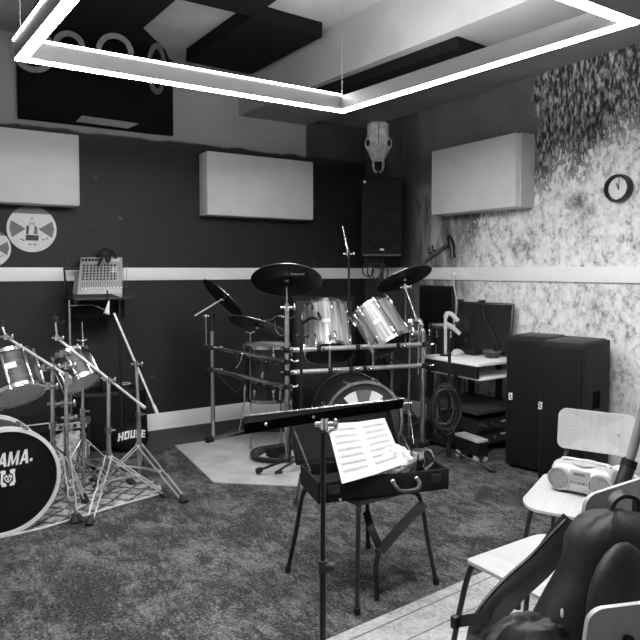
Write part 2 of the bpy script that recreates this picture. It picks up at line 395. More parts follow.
ceilboard('black acoustic board on the ceiling touching the corner of the beam-side board', [(1.56, 2.9), (2.10, 2.9), (2.06, 4.10), (1.52, 4.10)], 3.222, ZC)
q = [at(333, 95, z=2.86), at(470, 48, z=2.86), at(487, 53, z=2.86)]
ceilboard('black acoustic board under the beam, seen through the lamp frame', [(2.95, 3.0), (3.42, 3.05), (3.30, 4.5), (2.82, 4.45)], 2.855, 2.929)
# pale rings (old drum hoops) on the upper black board
for (px, py, rr, ang, lab) in ((69, 47, .115, .0, 'pale drum ring hung above lamp bar, nearest its bright left corner'), (115, 52, .135, .0, 'pale drum ring hung above lamp bar, middle of the row'), (33, 50, .16, .2, 'pale drum ring behind the left lamp corner'), (157, 69, .19, 1.1, 'narrow looking pale drum ring at the right end of the row')):
    c = at(px, py, z=3.219-rr); n_ = Matrix.Rotation(ang, 3, 'Z') @ Vector((-.2, -1, -.1))
    solo('drum_ring', lab, 'drum ring', MB().ring(rr-.040, rr, -.008, .008, mtx(c, n_)), 'ringgrey', c, 'pale rings hung under the black ceiling board')
# ------------------------------------------------------------------ round wall prints
def disc(label, px, py, r):
    c = at(px, py, Y=YB-.012); t = Thing('round_print', label, 'picture', c, group='round prints on the dark wall'); m = mtx(c, (0, -1, 0), (1, 0, 0))
    t.p('disc', MB().lathe([(0, -.01), (r, -.01), (r, .004), (0, .004)], m, 48), 'letter')
    s = r/.2
    for sg in (-1, 1):
        t.p('printed_wedge', MB().prism([(sg*.05*s, .0), (sg*.165*s, .07*s), (sg*.18*s, 0), (sg*.16*s, -.075*s)], .004, .006, m), 'mid')
    t.p('printed_band', MB().prism([(r*math.sin(a), r*math.cos(a)) for a in [(-.85+1.7*i/12) for i in range(13)]], .004, .006, m), 'mid')
    for nm, P, mt in (('printed_figure', [(-.055, -.10), (.05, -.10), (.052, -.055), (-.05, -.05)], 'dark'), ('printed_figure', [(-.05, -.045), (-.03, -.045), (-.022, .03), (-.045, .025)], 'dark'), ('printed_figure', [(.012, -.045), (.045, -.045), (.04, .02), (.02, .03)], 'mid'), ('printed_figure', [(-.03, .035), (.03, .035), (.022, .06), (-.02, .062)], 'light')):
        t.p(nm, MB().prism([(x_*s, y_*s) for x_, y_ in P], .004, .007, m), mt)
    for x_, y_ in ((-.085, -.09), (.09, -.09), (.0, .09), (-.02, -.135), (.02, -.135), (-.07, -.10), (.12, -.08)):
        t.p('printed_spot', MB().prism([((x_+.012*math.cos(i_*PI/3))*s, (y_+.007*math.sin(i_*PI/3))*s) for i_ in range(6)], .004, .006, m), 'mid')
disc('round white print with two grey wedges and a dark central figure', 32, 229, .187)
disc('round print cut by the left edge of the photo', -10, 248, .15)
# ------------------------------------------------------------------ clock
c = at(620, 188.5, X=XR-.005); t = Thing('wall_clock', 'round black rimmed clock on peeling right wall', 'clock', c); m = mtx((XR, c.y, c.z), (-1, 0, 0), (0, -1, 0))
r = .098
t.p('rim', MB().lathe([(r*.72, .0), (r, .0), (r*1.02, .03), (r*.95, .055), (r*.86, .06), (r*.80, .05), (r*.78, .02)], m, 48), 'blackm')
t.p('dial', MB().lathe([(0, .0), (r*.8, .0), (r*.8, .022), (0, .022)], m, 40), 'letter')
for ang, L, w in ((-.42, .045, .005), (.09, .062, .004)):
    t.p('hand', MB().prism([(-w, -.01), (w, -.01), (w*.6, L), (-w*.6, L)], .023, .026, m @ Matrix.Rotation(-ang, 4, 'Z')), 'black')
[t.p('tick_mark', MB().prism([(-.002, .062), (.002, .062), (.002, .070), (-.002, .070)], .022, .0235, m @ Matrix.Rotation(i*PI/6, 4, 'Z')), 'ink') for i in range(12)]
# ------------------------------------------------------------------ skull in the corner
ck = at(378, 147, d=6.63); fz = Vector((-.55, -.83, -.1)).normalized(); fx = Vector((fz.y, -fz.x, 0)).normalized()*-1
def skull():
    t = Thing('animal_skull', 'pale animal skull hung in the corner above the loudspeaker', 'skull', ck)
    xax = Vector((.83, -.55, 0)); yax = Vector((0, 0, 1)); m = Matrix((xax, yax, fz)).transposed().to_4x4(); m.translation = ck
    W = [(-.27, .028), (-.24, .045), (-.20, .055), (-.15, .062), (-.10, .088), (-.04, .112), (0, .128), (.05, .128), (.09, .122), (.14, .112), (.19, .118), (.235, .112), (.262, .07)]
    D = [.03, .04, .055, .065, .075, .085, .10, .11, .11, .105, .10, .09, .05]
    vs = []; fs = []; n = 18
    for (y, w), dd in zip(W, D):
        for k in range(n):
            a = 2*PI*k/n; cx = math.cos(a); sx = math.sin(a)
            ex = abs(cx)**.8*(1 if cx > 0 else -1)
            z = dd*(.9*sx if sx > 0 else .4*sx)
            if sx > 0 and abs(cx) < .25 and y > -.02: z -= .008
            vs.append((w*ex, y, z))
    for i in range(len(W)-1):
        fs += [(i*n+k, i*n+(k+1) % n, (i+1)*n+(k+1) % n, (i+1)*n+k) for k in range(n)]
    fs += [tuple(range(n)), tuple(range((len(W)-1)*n, len(W)*n))[::-1]]
    # upper skull only (from the muzzle up); the two premaxilla prongs are tubes
    sk = t.p('cranium', MB().add(vs[3*n:], [tuple(i-3*n for i in f) for f in fs if min(f) >= 3*n] + [tuple(range(n))], m), 'bone', ang=50)
    for sg in (-1, 1):
        t.p('jaw_prong', MB().tube(bez([(sg*.05, -.13, .05), (sg*.052, -.19, .045), (sg*.04, -.245, .035), (sg*.012, -.262, .03)], 14), [.014]*6+[.011]*9, 8, m), 'bone')
        t.p('eye_socket', MB().blob((sg*.108, .035, .062), (.020, .034, .030), m), 'boned', label='dark hollow eye socket')
        t.p('cheekbone', MB().tube(bez([(sg*.105, .085, .05), (sg*.125, .05, .045), (sg*.122, .0, .045), (sg*.09, -.06, .05)], 12), .013, 8, m), 'bone')
        t.p('nasal_bone', MB().tube([(sg*.012, .02, .098), (sg*.02, -.06, .082), (sg*.018, -.15, .06)], [.012, .016, .008], 8, m), 'bone')
    t.p('skull_seam', MB().tube([(0, .23, .075), (0, .14, .093), (0, .03, .098)], .004, 6, m), 'boned')
skull()
# ------------------------------------------------------------------ loudspeakers
def pa_speaker_wall():
    c = at(382, 218, d=6.1); n = Vector((-.62, -.785, 0)).normalized(); xa = Vector((-n.y, n.x, 0)); 
    m = Matrix((xa, n*-1, Vector((0, 0, 1)))).transposed().to_4x4(); m.translation = c
    t = Thing('loudspeaker', 'black loudspeaker on a pole in the corner under the skull', 'loudspeaker', c)
    w, h, dp = .40, .76, .36
    t.p('cabinet', MB().rbox((0, dp/2, 0), (w, dp, h), .02, 3, m), 'matte')
    t.p('woofer_grille', MB().lathe([(0, .012), (.09, .012), (.165, .006), (.178, .0), (.165, -.004)], m @ Matrix.Translation((0, -.002, -.135)) @ Matrix.Rotation(PI/2, 4, 'X'), 40), 'grille')
    t.p('woofer_ring', MB().ring(.168, .182, -.004, .012, m @ Matrix.Translation((0, -.004, -.135)) @ Matrix.Rotation(PI/2, 4, 'X')), 'matte')
    t.p('horn_tweeter', MB().prism([(-.17, .07), (.17, .07), (.17, .33), (-.17, .33)], .0, .01, m @ Matrix.Translation((0, -.001, 0)) @ Matrix.Rotation(PI/2, 4, 'X')), 'grille')
    t.p('badge', MB().box((0, -.016, -.30), (.04, .006, .02), m), 'light'); t.p('sticker', MB().box((-.165, -.004, .345), (.022, .006, .022), m), 'letter')
    t.p('lower_vent', MB().box((0, -.003, -.352), (.36, .006, .018), m), 'black')
    b = c+Vector((.11, .14, 0)); b.z = 0
    s = Thing('speaker_stand', 'black tripod pole stand carrying the corner loudspeaker', 'speaker stand', b)
    s.p('pole', MB().cyl(b+Vector((0, 0, .12)), Vector((b.x, b.y, c.z-.385)), .018), 'blackm')
    s.p('hub', MB().cyl(b+Vector((0, 0, .62)), b+Vector((0, 0, .7)), .03), 'black')
    for k in range(3):
        a = k*2*PI/3-2.2; e = b+Vector((math.cos(a)*.21, math.sin(a)*.21, .012))
        l_ = s.p('leg', MB().cyl(b+Vector((0, 0, .66)), e, .012), 'blackm'); s.p('rubber_foot', MB().blob(e, (.018, .018, .012)), 'rubber', l_)
    for k in range(3):
        o = at(368+k*6, 270, d=5.9); rr = .05+.012*k
        pts = [o+RT*(rr*math.cos(i*PI/10))+Vector((0, 0, rr*1.2*math.sin(i*PI/10)-.01*k)) for i in range(20)]
        solo('cable_loop', ('black cable loop tied at the left of the loudspeaker pole', 'middle black cable loop against the speaker pole', 'largest black cable loop just right of the speaker pole')[k], 'cable', MB().tube(pts, .006, 6, closed=True), 'rubber', o, 'cable loops hung on the speaker pole')
pa_speaker_wall()
def pa_tall(label, y0, y1, x, h, dp, bp, side):
    c = Vector((x, (y0+y1)/2, 0)); t = Thing('loudspeaker', label, 'loudspeaker', c, group='tall black loudspeakers by the right wall')
    w = y1-y0; a = .235
    m = Matrix.Translation(c) @ Matrix.Rotation(a, 4, 'Z')
    L = lambda px, py, pz: (px, py, pz)
    t.p('cabinet', MB().rbox((dp/2, 0, h/2+.01), (dp, w, h-.02), .012, 3, m), 'cabinet')
    t.p('grille', MB().rbox((-.006, 0, h/2), (.014, w-.03, h-.06), .006, 2, m), 'grille')
    g = t.p('badge', MB().box((-.0155, bp[0], bp[1]), (.005, .026, .05), m), 'letter', label='small black and white badge')
    t.p('badge_mark', MB().tube([(-.019, bp[0]+.008, bp[1]+.018), (-.019, bp[0]-.006, bp[1]+.010), (-.019, bp[0]+.006, bp[1]-.004), (-.019, bp[0]-.008, bp[1]-.018)], .004, 6, m), 'black', g)
    if side:
        t.p('side_handle', MB().box((.20, -w/2-.001, h*.60), (.12, .006, .115), m), 'flatblack', label='dark recessed side handle'); t.p('top_plate', MB().rbox((dp/2+.01, 0, h+.002), (dp-.05, w-.05, .012), .004, 2, m), 'dark')
    else: t.p('top_plate', MB().rbox((dp/2+.02, 0, h+.002), (dp-.08, w-.06, .012), .004, 2, m), 'dark')
    for i in (0, 1):
        for j in (-1, 1): t.p('foot', MB().cyl((.04+i*(dp-.08), j*(w/2-.04), 0), (.04+i*(dp-.08), j*(w/2-.04), .012), .018, m=m), 'rubber')
pa_tall('tall black loudspeaker beside the desk, badge half hidden from view', 2.875, 3.21, 3.712, .968, .33, (.12, .53), False)
pa_tall('tall black loudspeaker with side handle, nearest the white chair', 2.545, 2.855, 3.632, .965, .45, (.135, .53), True)
# ------------------------------------------------------------------ hammer on the wall
h0 = at(424, 261, X=XR-.03); h1 = at(450, 243, X=XR-.03); c = (h0+h1)/2
t = Thing('hammer', 'dark hammer resting on wall pegs above the right rail', 'hammer', c)
t.p('handle', MB().tube(bez([h0+Vector((0, 0, -.02)), h0.lerp(h1, .25), h0.lerp(h1, .7), h1], 12), [.012, .016, .018, .018, .017, .017, .016, .016, .016, .017, .018, .018, .018][:13], 10), 'wood')
hd = [at(x, y, X=XR-.035) for x, y in ((448.5, 236.5), (450.5, 241), (452, 247), (452.5, 252), (452.5, 257))]
t.p('head', MB().tube(hd, [.022, .03, .028, .022, .030], 10), 'blackm')
for x, y in ((431, 252), (435, 249.5)):
    p = at(x, y, X=XR-.03); t.p('wall_peg', MB().cyl(Vector((XR, p.y, p.z-.01)), p+Vector((-.03, 0, -.01)), .008).cyl(p+Vector((-.03, 0, -.015)), p+Vector((-.03, 0, .04)), .008), 'black')
# ------------------------------------------------------------------ wall screen, socket, cable
a = at(419, 286, X=XR-.04); b = at(452.5, 287, X=XR-.04)
t = Thing('wall_screen', 'black flat screen mounted on right wall below the rail', 'screen', (XR-.02, (a.y+b.y)/2, 1.03))
t.p('housing', MB().rbox((XR-.02, (a.y+b.y)/2, 1.06), (.038, a.y-b.y, .49), .006, 2), 'black'); t.p('display', MB().box((XR-.0405, (a.y+b.y)/2, 1.06), (.003, a.y-b.y-.03, .46)), 'screen')
s = at(455, 273, X=XR-.03)
t = Thing('wall_socket', 'white socket with plug on the right rail and dangling cable', 'socket', s)
t.p('plate', MB().rbox((XR-.03, s.y, s.z), (.016, .07, .05), .005, 2), 'white'); t.p('plug', MB().rbox((XR-.05, s.y, s.z-.005), (.03, .035, .035), .008, 2), 'white')
t.p('cable', MB().tube(bez([(XR-.055, s.y, s.z-.02), (XR-.05, s.y-.01, s.z-.12), (XR-.04, s.y-.04, s.z-.3), (XR-.06, s.y-.02, s.z-.45)], 16), .006, 6), 'white')
# small pale chips on the dark wall are part of its paint (noise spots in the material)
# ------------------------------------------------------------------ rugs and boards on the floor
q = [at(175, 446, z=0), at(214, 483, z=0), at(332, 488, z=0), Vector((3.0, 3.6, 0)), Vector((3.25, 4.6, 0)), Vector((2.6, 5.04, 0))]
solo('floor_sheet', 'pale hardboard sheet lying under the large drum kit', 'floor sheet', MB().prism([(v.x, v.y) for v in q], 0, .006), 'board', (2.5, 4.3, 0))
q = [at(-60, 552, z=0), at(40, 530, z=0), at(130, 503, z=0), at(163, 494, z=0), at(160, 484, z=0), at(112, 468, z=0), Vector((.3, 4.9, 0)), Vector((-.6, 4.6, 0))]
t = Thing('patterned_rug', 'worn lattice patterned rug under the small left drum kit', 'rug', (.6, 4.2, 0)); t.p('pile', MB().prism([(v.x, v.y) for v in q], 0, .007), m_lattice())
e = [Vector((v.x, v.y, .007)) for v in q[:4]]
t.p('fringe_edge', MB().tube(e, .006, 6), 'light')
a, b = at(300, 653, z=0), at(640, 505, z=0); u = (b-a).normalized(); n = Vector((u.y, -u.x, 0))
A = a-u*.4; B = a+u*3.1
t = Thing('hallway_rug', 'pale rug with lined border under the white chairs', 'rug', (2.3, 1.4, 0))
t.p('pile', MB().prism([(p.x, p.y) for p in (A, B, B+n*2.2, A+n*2.2)], 0, .008), m_rug())
for o_, w in ((.055, .006), (.19, .005)):
    t.p('border_line', MB().prism([(p.x, p.y) for p in (A+n*o_, B+n*o_, B+n*(o_+w), A+n*(o_+w))], .008, .0095), 'mid')
# ------------------------------------------------------------------ drums
def drum(name, label, top, bot, r, wrap, group=None, hoopm='hoop', headt='head', headb='head', lugs=8, badge=None, long_lug=False, a0=0.0):
    top, bot = Vector(top), Vector(bot); ax = top-bot; h = ax.length; c = (top+bot)/2
    m = mtx(bot, ax, RT); t = Thing(name, label, 'drum', bot, group=group)
    sh = t.p('shell', MB().ring(r-.008, r, .0, h, None, 48), wrap, basis=m)
    for z0, z1, nm, mt, hn in ((h-.012, h+.014, 'batter_head', headt, 'top_hoop'), (-.014, .012, 'resonant_head', headb, 'bottom_hoop')):
        t.p(hn, MB().ring(r+.001, r+.011, z0, z1, m, 48), hoopm)
        zz = h+.002 if nm == 'batter_head' else -.002
        t.p(nm, MB().lathe([(0, zz+.001), (r, zz+.001), (r, zz-.001), (0, zz-.001)], m, 48), mt)
    for k in range(lugs):
        a = 2*PI*k/lugs+a0; mm = m @ Matrix.Rotation(a, 4, 'Z')
        if long_lug:
            l_ = t.p('lug', MB().rbox((r+.010, 0, h/2), (.02, .018, h*.8), .006, 2, mm), 'chrome'); ls = (l_, l_)
        else: ls = [t.p('lug', MB().rbox((r+.012, 0, h*q_), (.024, .024, .06), .008, 2, mm), 'chrome') for q_ in (.84, .16)]
        t.p('tension_rod', MB().cyl((r+.016, 0, h*.84), (r+.016, 0, h+.022), .0035, m=mm, seg=6), 'chrome', ls[0])
        t.p('tension_rod', MB().cyl((r+.016, 0, h*.16), (r+.016, 0, -.022), .0035, m=mm, seg=6), 'chrome', ls[1])
    if badge is not None:
        t.p('badge', MB().rbox((r+.003, 0, h*.55), (.006, .055, .03), .003, 2, m @ Matrix.Rotation(badge, 4, 'Z')), 'letter')
    return t, m
CAMP = Vector((0, 0, H))
def axis(px0, py0, px1, py1, d, tilt):
    """drum axis from bottom px1 to top px0 lying at depth d, leaning away from the viewer by tilt"""
    a = at(px1, py1, d); b = at(px0, py0, d); L = (b-a).length; return a, b+FW*(L*math.tan(tilt))
def facing(ax):
    """angle around a drum axis (frame x = RT) that points to the viewer"""
    return 0
def kick(label, c, n, r, dp, front, hoopm, group, rim='hoopw'):
    n = Vector(n).normalized(); m = mtx(c, n, Vector((0, 0, 1)).cross(n)); t = Thing('bass_drum', label, 'drum', (c[0], c[1], 0), group=group)
    t.p('shell', MB().ring(r-.028, r-.018, -dp, -.03, m, 64), 'darkgrain')
    t.p('front_hoop', MB().ring(r-.02, r, -.045, .0, m, 72), rim)
    t.p('rear_hoop', MB().ring(r-.02, r, -dp-.02, -dp+.025, m, 72), rim)
    t.p('front_head', MB().lathe([(0, -.014), (r-.02, -.014), (r-.02, -.018), (0, -.018)], m, 64), front)
    t.p('rear_head', MB().lathe([(0, -dp), (r-.02, -dp), (r-.02, -dp-.004), (0, -dp-.004)], m, 64), 'head')
    for k in range(8):
        mm = m @ Matrix.Rotation(2*PI*k/8+PI/8, 4, 'Z')
        t.p('claw_hook', MB().rbox((r+.004, 0, -.022), (.012, .03, .05), .003, 2, mm).cyl((r+.01, 0, -.04), (r+.01, 0, -.16), .004, m=mm, seg=6).rbox((r-.004, 0, -.17), (.03, .022, .05), .006, 2, mm).box((r+.012, 0, -.15), (.008, .04, .008), mm), 'chrome')
    for sg in (-1, 1):
        f = Vector((c[0], c[1], 0))+(m.to_3x3() @ Vector((sg*(r+.10), 0, .04))); f.z = .008
        s0 = m @ Vector((sg*(r-.02), -.05, -.10))
        l_ = t.p('spur', MB().cyl(s0, f, .009, .008, 10), 'chrome'); t.p('rubber_tip', MB().cyl(f-(f-s0).normalized()*.05, f, .015, .018), 'rubber', l_)
    return t, m
# left kit
t, m = kick('black fronted bass drum with white lettering, cut by the left photo edge', (.40, 3.79, .302), (.10, -.995, 0), .296, .40, 'bhead', 'hoopw', 'bass drums')
def lets(word, hh):
    """bold slanted capitals as polygons, width units of hh"""
    s_ = .24; out = []; x = 0
    G = {'T': ([[(0, 1), (.8, 1), (.8, .78), (0, .78)], [(.28, .78), (.53, .78), (.53, 0), (.28, 0)]], .78),
         'A': ([[(0, 0), (.22, 0), (.5, 1), (.34, 1)], [(.34, 1), (.62, 1), (.92, 0), (.64, 0)], [(.2, .22), (.72, .22), (.68, .40), (.26, .40)]], .95),
         'M': ([[(0, 0), (.22, 0), (.22, 1), (0, 1)], [(0, 1), (.26, 1), (.6, .12), (.46, .0)], [(.46, 0), (.6, .12), (1.04, 1), (.80, 1)], [(.82, 0), (1.04, 0), (1.04, 1), (.82, 1)]], 1.12),
         '.': ([[(.16+.15*math.cos(i*PI/5), .20+.12*math.sin(i*PI/5)) for i in range(10)]], .3)}
    for ch in word:
        ps, w = G[ch]; out += [(ch, [((x+px+s_*py)*hh, py*hh) for px, py in p]) for p in ps]; x += w+.06
    return out, x*hh
ps, W = lets('TAMA.', .077); lm = m @ Matrix.Translation((-W*.26+.014, .083, 0)) @ Matrix.Diagonal((.66, 1, 1, 1)) ; cur = {}
fh = [o for o in t.o.children if o.name.startswith('front_head')][0]
# the frame x axis of the drum points along the head to the viewer's right
t.p('lettering', (lambda b: [b.prism(p, -.0137, -.0115, lm) for _, p in ps] and b)(MB()), 'letter', fh, label='bold slanted white word on the head')
em = m @ Matrix.Translation((.022, .018, 0)) @ Matrix.Diagonal((.85, .85, 1, 1)); E_ = MB()
for sg in (-1, 1):
    E_.prism([(sg*.030, .055), (sg*.012, .050), (sg*.014, .030), (sg*.028, .024), (sg*.030, -.02), (sg*.012, -.034), (sg*.008, -.052), (sg*.036, -.052), (sg*.040, -.036), (sg*.046, -.03), (sg*.042, .0), (sg*.04, .03), (sg*.046, .05)], -.0137, -.012, em)
    E_.tube([(sg*.005, .022, -.0125), (sg*.022, .01, -.0125), (sg*.014, -.014, -.0125), (0, -.026, -.0125)], .004, 6, em)
E_.prism([(-.018, .012), (.018, .012), (.012, .004), (-.012, .004)], -.0137, -.012, em).prism([(-.008, -.004), (.008, -.004), (0, -.018)], -.0137, -.012, em)
t.p('emblem', E_, 'letter', fh, label='small white crest with two scrolled sides')
# toms of left kit
b, a = axis(0, 362, 17, 395, 4.02, .34); drum('rack_tom', 'dark striped rack tom above the black bass drum', a, b, .160, 'oyster', 'toms of the left kit', badge=None, lugs=8, a0=.2, long_lug=True, headb='head')
tt = bpy.data.objects['rack_tom']
mB = mtx(b, a-b, RT); hB = (a-b).length
def badge_on(m, r, h, target, size=(.06, .035), z=.55, matn='letter'):
    loc = m.inverted() @ Vector(target); ang = math.atan2(loc.y, loc.x)
    return MB().rbox((r+.003, 0, h*z), (.006, size[0], size[1]), .003, 2, m @ Matrix.Rotation(ang, 4, 'Z'))
bo = bpy.data.objects.new('badge', badge_on(mB, .160, hB, CAMP+RT*.35, (.07, .04)).mesh('badge', M['letter'], Matrix.Translation(-tt.location))); C.objects.link(bo); bo.parent = tt
b, a = axis(66, 358, 82, 382, 4.22, .30); drum('rack_tom', 'small striped rack tom covered in chrome lugs, behind the boom arms', a, b, .112, 'oyster', 'toms of the left kit', lugs=8, a0=.1, long_lug=True)
# ------------------------------------------------------------------ stands
def tripod(t, base, hub_z, feet, rl=.007, double=False, legm='chromed', footm='rubber', slide=.16, tip=.05):
    base = Vector((base[0], base[1], 0)); hub = base+Vector((0, 0, hub_z)); sl = base+Vector((0, 0, max(.05, hub_z-slide)))
    t.p('leg_collar', MB().cyl(hub-Vector((0, 0, .025)), hub+Vector((0, 0, .025)), .020), legm); t.p('slide_collar', MB().cyl(sl-Vector((0, 0, .012)), sl+Vector((0, 0, .012)), .018), legm)
    for f in feet:
        f = Vector((f[0], f[1], .012)); d = (f-hub); s_ = Vector((-d.y, d.x, 0)).normalized(); mid = hub.lerp(f, .45)
        mb = MB()
        if double:
            for sg in (-1, 1):
                mb.tube([hub+s_*.020*sg, hub.lerp(f, .42)+s_*.02*sg, hub.lerp(f, .5)+s_*.012*sg, hub.lerp(f, .58)+s_*.02*sg, f-d*.06+s_*.016*sg], rl*.8, 8)
                mb.cyl(sl+s_*.012*sg, hub.lerp(f, .5)+s_*.012*sg, rl*.7, seg=6)
            mb.cyl(hub.lerp(f, .5)-s_*.024, hub.lerp(f, .5)+s_*.024, .006, seg=8).cyl(f-d*.08-s_*.02, f-d*.08+s_*.02, .008, seg=8)
        else:
            mb.cyl(hub, f, rl); mb.cyl(sl, mid, rl*.8, seg=6)
        l_ = t.p('leg', mb, 'legrod' if double else legm)
        t.p('rubber_foot', MB().cyl(f-d.normalized()*tip, f-Vector((0, 0, .012)), .019, .025, 10), footm, l_)
def wing(p, s=1.0, ax=RT):
    p = Vector(p); ax = Vector(ax)
    return MB().blob(p, (.010*s, .010*s, .010*s)).tube([p-ax*.028*s+Vector((0, 0, .008*s)), p, p+ax*.028*s+Vector((0, 0, .008*s))], [.007*s, .005*s, .007*s], 8)
def tilter(p, s=1.0):
    p = Vector(p); return MB().cyl(p-Vector((0, 0, .015*s)), p+Vector((0, 0, .02*s)), .014*s).cyl(p-RT*.03*s, p+RT*.03*s, .009*s).blob(p+RT*.038*s, (.008*s, .008*s, .018*s))
def boomstand(label, base, pole_top, hub_z, feet, boom, group, tip_up=None, double=False, name='boom_stand', r=.0125, matl='tube', mids=()):
    """pole on a tripod, a clamp, an angled arm"""
    base = Vector((base[0], base[1], 0)); pt = Vector(pole_top); t = Thing(name, label, 'cymbal stand', base, group=group)
    zb = .045; zm = zb+(pt.z-zb)*.55
    t.p('lower_tube', MB().cyl(base+Vector((0, 0, zb)), Vector((base.x, base.y, zm)), r*1.2), matl)
    t.p('height_collar', MB().cyl(Vector((base.x, base.y, zm-.02)), Vector((base.x, base.y, zm+.02)), r*1.8).cyl(Vector((base.x, base.y, zm)), Vector((base.x, base.y, zm))+RT*.045, .006, seg=8), 'chrome')
    t.p('upper_tube', MB().cyl(Vector((base.x, base.y, zm)), pt, r), matl)
    tripod(t, base, hub_z, feet, double=double)
    if boom:
        p0, p1 = Vector(boom[0]), Vector(boom[1])
        t.p('boom_clamp', tilter(pt, 1.1), 'chrome')
        ba = t.p('boom_arm', MB().cyl(p0, p1, .0078, seg=10).cyl(p1-(p1-p0).normalized()*.06, p1, .0115), 'rod')
        if tip_up: 
            q = Vector(tip_up); t.p('arm_tip', tilter(p0, 1.0).cyl(p0, q, .007, seg=8), 'chrome', ba); t.p('wing_nut', MB().cyl(q-Vector((0, 0, .02)), q+Vector((0, 0, .015)), .019).cyl(q+Vector((0, 0, .01)), q+Vector((0, 0, .045)), .005), 'black', ba)
    for p, nm in mids: t.p(nm, tilter(p, 1.3), 'chromed')
    return t
G1 = 'chrome cymbal stands of the left kit'
# stand whose arm crosses in front of the dark rack tom
b1 = at(54, 495, d=4.0); b1.z = 0
boomstand('chrome boom stand with arm reaching in from the left photo edge', b1, at(52.5, 366, d=4.0), .36, [(b1.x+.33, b1.y+.17), (b1.x-.30, b1.y+.26), (b1.x-.02, b1.y+.36)], (at(6, 337, d=3.72), at(71, 378, d=4.02)), G1, tip_up=at(1, 323, d=3.72), mids=[(at(54, 404, d=4.0), 'tom_clamp'), (at(49, 386, d=3.97), 'tom_bracket'), (at(45, 368, d=3.93), 'tom_bracket')])
b2 = at(67.5, 505, d=3.98); b2.z = 0; f = at(89, 526, z=0)
boomstand('chrome double braced stand with boom crossing behind the small tom', b2, at(66.5, 372, d=3.98), .30, [at(75, 524, z=0), at(86, 503, z=0), (b2.x-.25, b2.y+.10)], None, G1, double=True, mids=[(at(66.5, 403, d=3.98), 'tom_clamp'), (at(67, 366, d=3.98), 'tom_bracket'), (at(62, 354, d=4.06), 'tom_bracket'), (at(68, 418, d=3.98), 'tom_clamp')])
b3 = at(109.5, 497, d=4.1); b3.z = 0
boomstand('chrome boom stand with arm sloping down right in front of the cloth covered barrel', b3, at(108.5, 380, d=4.1), .265, [at(89, 526, z=0), at(167, 497, z=0), (b3.x-.02, b3.y+.38)], (at(57, 338, d=3.95), at(145, 408, d=4.2)), G1, tip_up=at(55, 319, d=3.95), double=True)
b4 = at(139.5, 482, d=4.42); b4.z = 0
boomstand('chrome boom stand leaning its steep arm towards the mixer', b4, at(136, 364, d=4.42), .25, [at(185, 503, z=0), (b4.x-.30, b4.y-.02), (b4.x+.12, b4.y+.36)], (at(114, 313, d=4.38), at(157, 413, d=4.46)), G1, double=True)
b5 = at(84, 500, d=4.25); b5.z = 0
t5 = boomstand('thin chrome stand with straight rod between the tom and the barrel', b5, at(83.5, 352, d=4.25), .35, [(b5.x+.30, b5.y-.1), (b5.x-.25, b5.y-.15), (b5.x, b5.y+.32)], None, G1, r=.010)
t5.p('top_rod', MB().cyl(at(83.5, 352, d=4.25), at(82, 322, d=4.25), .004, seg=8), 'chrome'); t5.p('wing_nut', wing(at(82.5, 341, d=4.25), 1.2), 'chrome'); t5.p('tilter', tilter(at(83, 350, d=4.25), 1.1), 'blackm')
# drum pedal, pale bag and little amplifiers behind the left bass drum
def pedal(label, c, a):
    t = Thing('drum_pedal', label, 'pedal', c, a, local=True)
    t.p('base_plate', MB().rbox((0, 0, .008), (.11, .30, .012), .004, 2), 'chromed'); t.p('foot_board', MB().rbox((0, -.02, .055), (.08, .27, .012), .005, 2, Matrix.Rotation(.18, 4, 'X')), 'tube')
    t.p('frame', MB().tube([(-.05, .13, .01), (-.05, .13, .2), (.05, .13, .2), (.05, .13, .01)], .009, 8), 'chrome')
    bt = t.p('beater', MB().cyl((0, .13, .2), (0, .10, .36), .006).cyl((0, .07, .37), (0, .13, .37), .028), 'chromed')
    t.p('chain', MB().tube([(0, .125, .2), (0, .12, .1)], .006, 6), 'chrome')
pc = at(93, 478, z=0); pedal('chrome drum pedal lying behind the double braced stand', (pc.x+.05, pc.y+.10, .007), .6)
def crumple(name, label, cat, c, r, material='wrap', seed=1, group=None):
    rnd = random.Random(seed); ph = [(Vector((rnd.uniform(-1, 1), rnd.uniform(-1, 1), rnd.uniform(-1, 1))).normalized(), rnd.uniform(3, 9), rnd.uniform(0, 6)) for _ in range(9)]
    fn = lambda d: 1+sum(.075*abs(math.sin(k*d.dot(v)+p)) for v, k, p in ph)-.28
    mb = MB().blob((c[0], c[1], c[2]+r[2]*.8), r, seg=28, rings=18, fn=fn)
    for v in mb.v: v.z = max(v.z, c[2])
    return solo(name, label, cat, mb, material, c, group)
pc = at(68, 462, d=4.75); crumple('paper_bag', 'crumpled white bag behind the left kit stands', 'bag', (pc.x, pc.y, .007), (.13, .10, .125), seed=4)
pc = at(62, 477, d=4.5); crumple('paper_bag', 'small crumpled white bag beside bass drum rim', 'bag', (pc.x, pc.y, .007), (.08, .08, .10), seed=9)
def amp(label, p, w, dp, h, a, knobs=True, piping=True, group='small amplifiers behind the left kit'):
    t = Thing('guitar_amplifier', label, 'amplifier', p, a, group, local=True)
    t.p('cabinet', MB().rbox((0, dp/2, h/2), (w, dp, h), .012, 2), 'cabinet'); t.p('grille_cloth', MB().box((0, -.002, h*.44), (w-.06, .008, h*.72)), 'grille')
    if piping: t.p('white_piping', MB().tube([(-w/2+.012, -.006, .02), (-w/2+.012, -.006, h-.012), (w/2-.012, -.006, h-.012), (w/2-.012, -.006, .02)], .006, 6), 'letter', label='pale piping round the front')
    if knobs:
        pn = t.p('control_panel', MB().box((0, -.004, h*.88), (w-.06, .008, h*.16)), 'light')
        for i in range(5): t.p('knob', MB().cyl((-w*.3+i*w*.15, -.008, h*.88), (-w*.3+i*w*.15, -.024, h*.88), .013), 'black', pn)
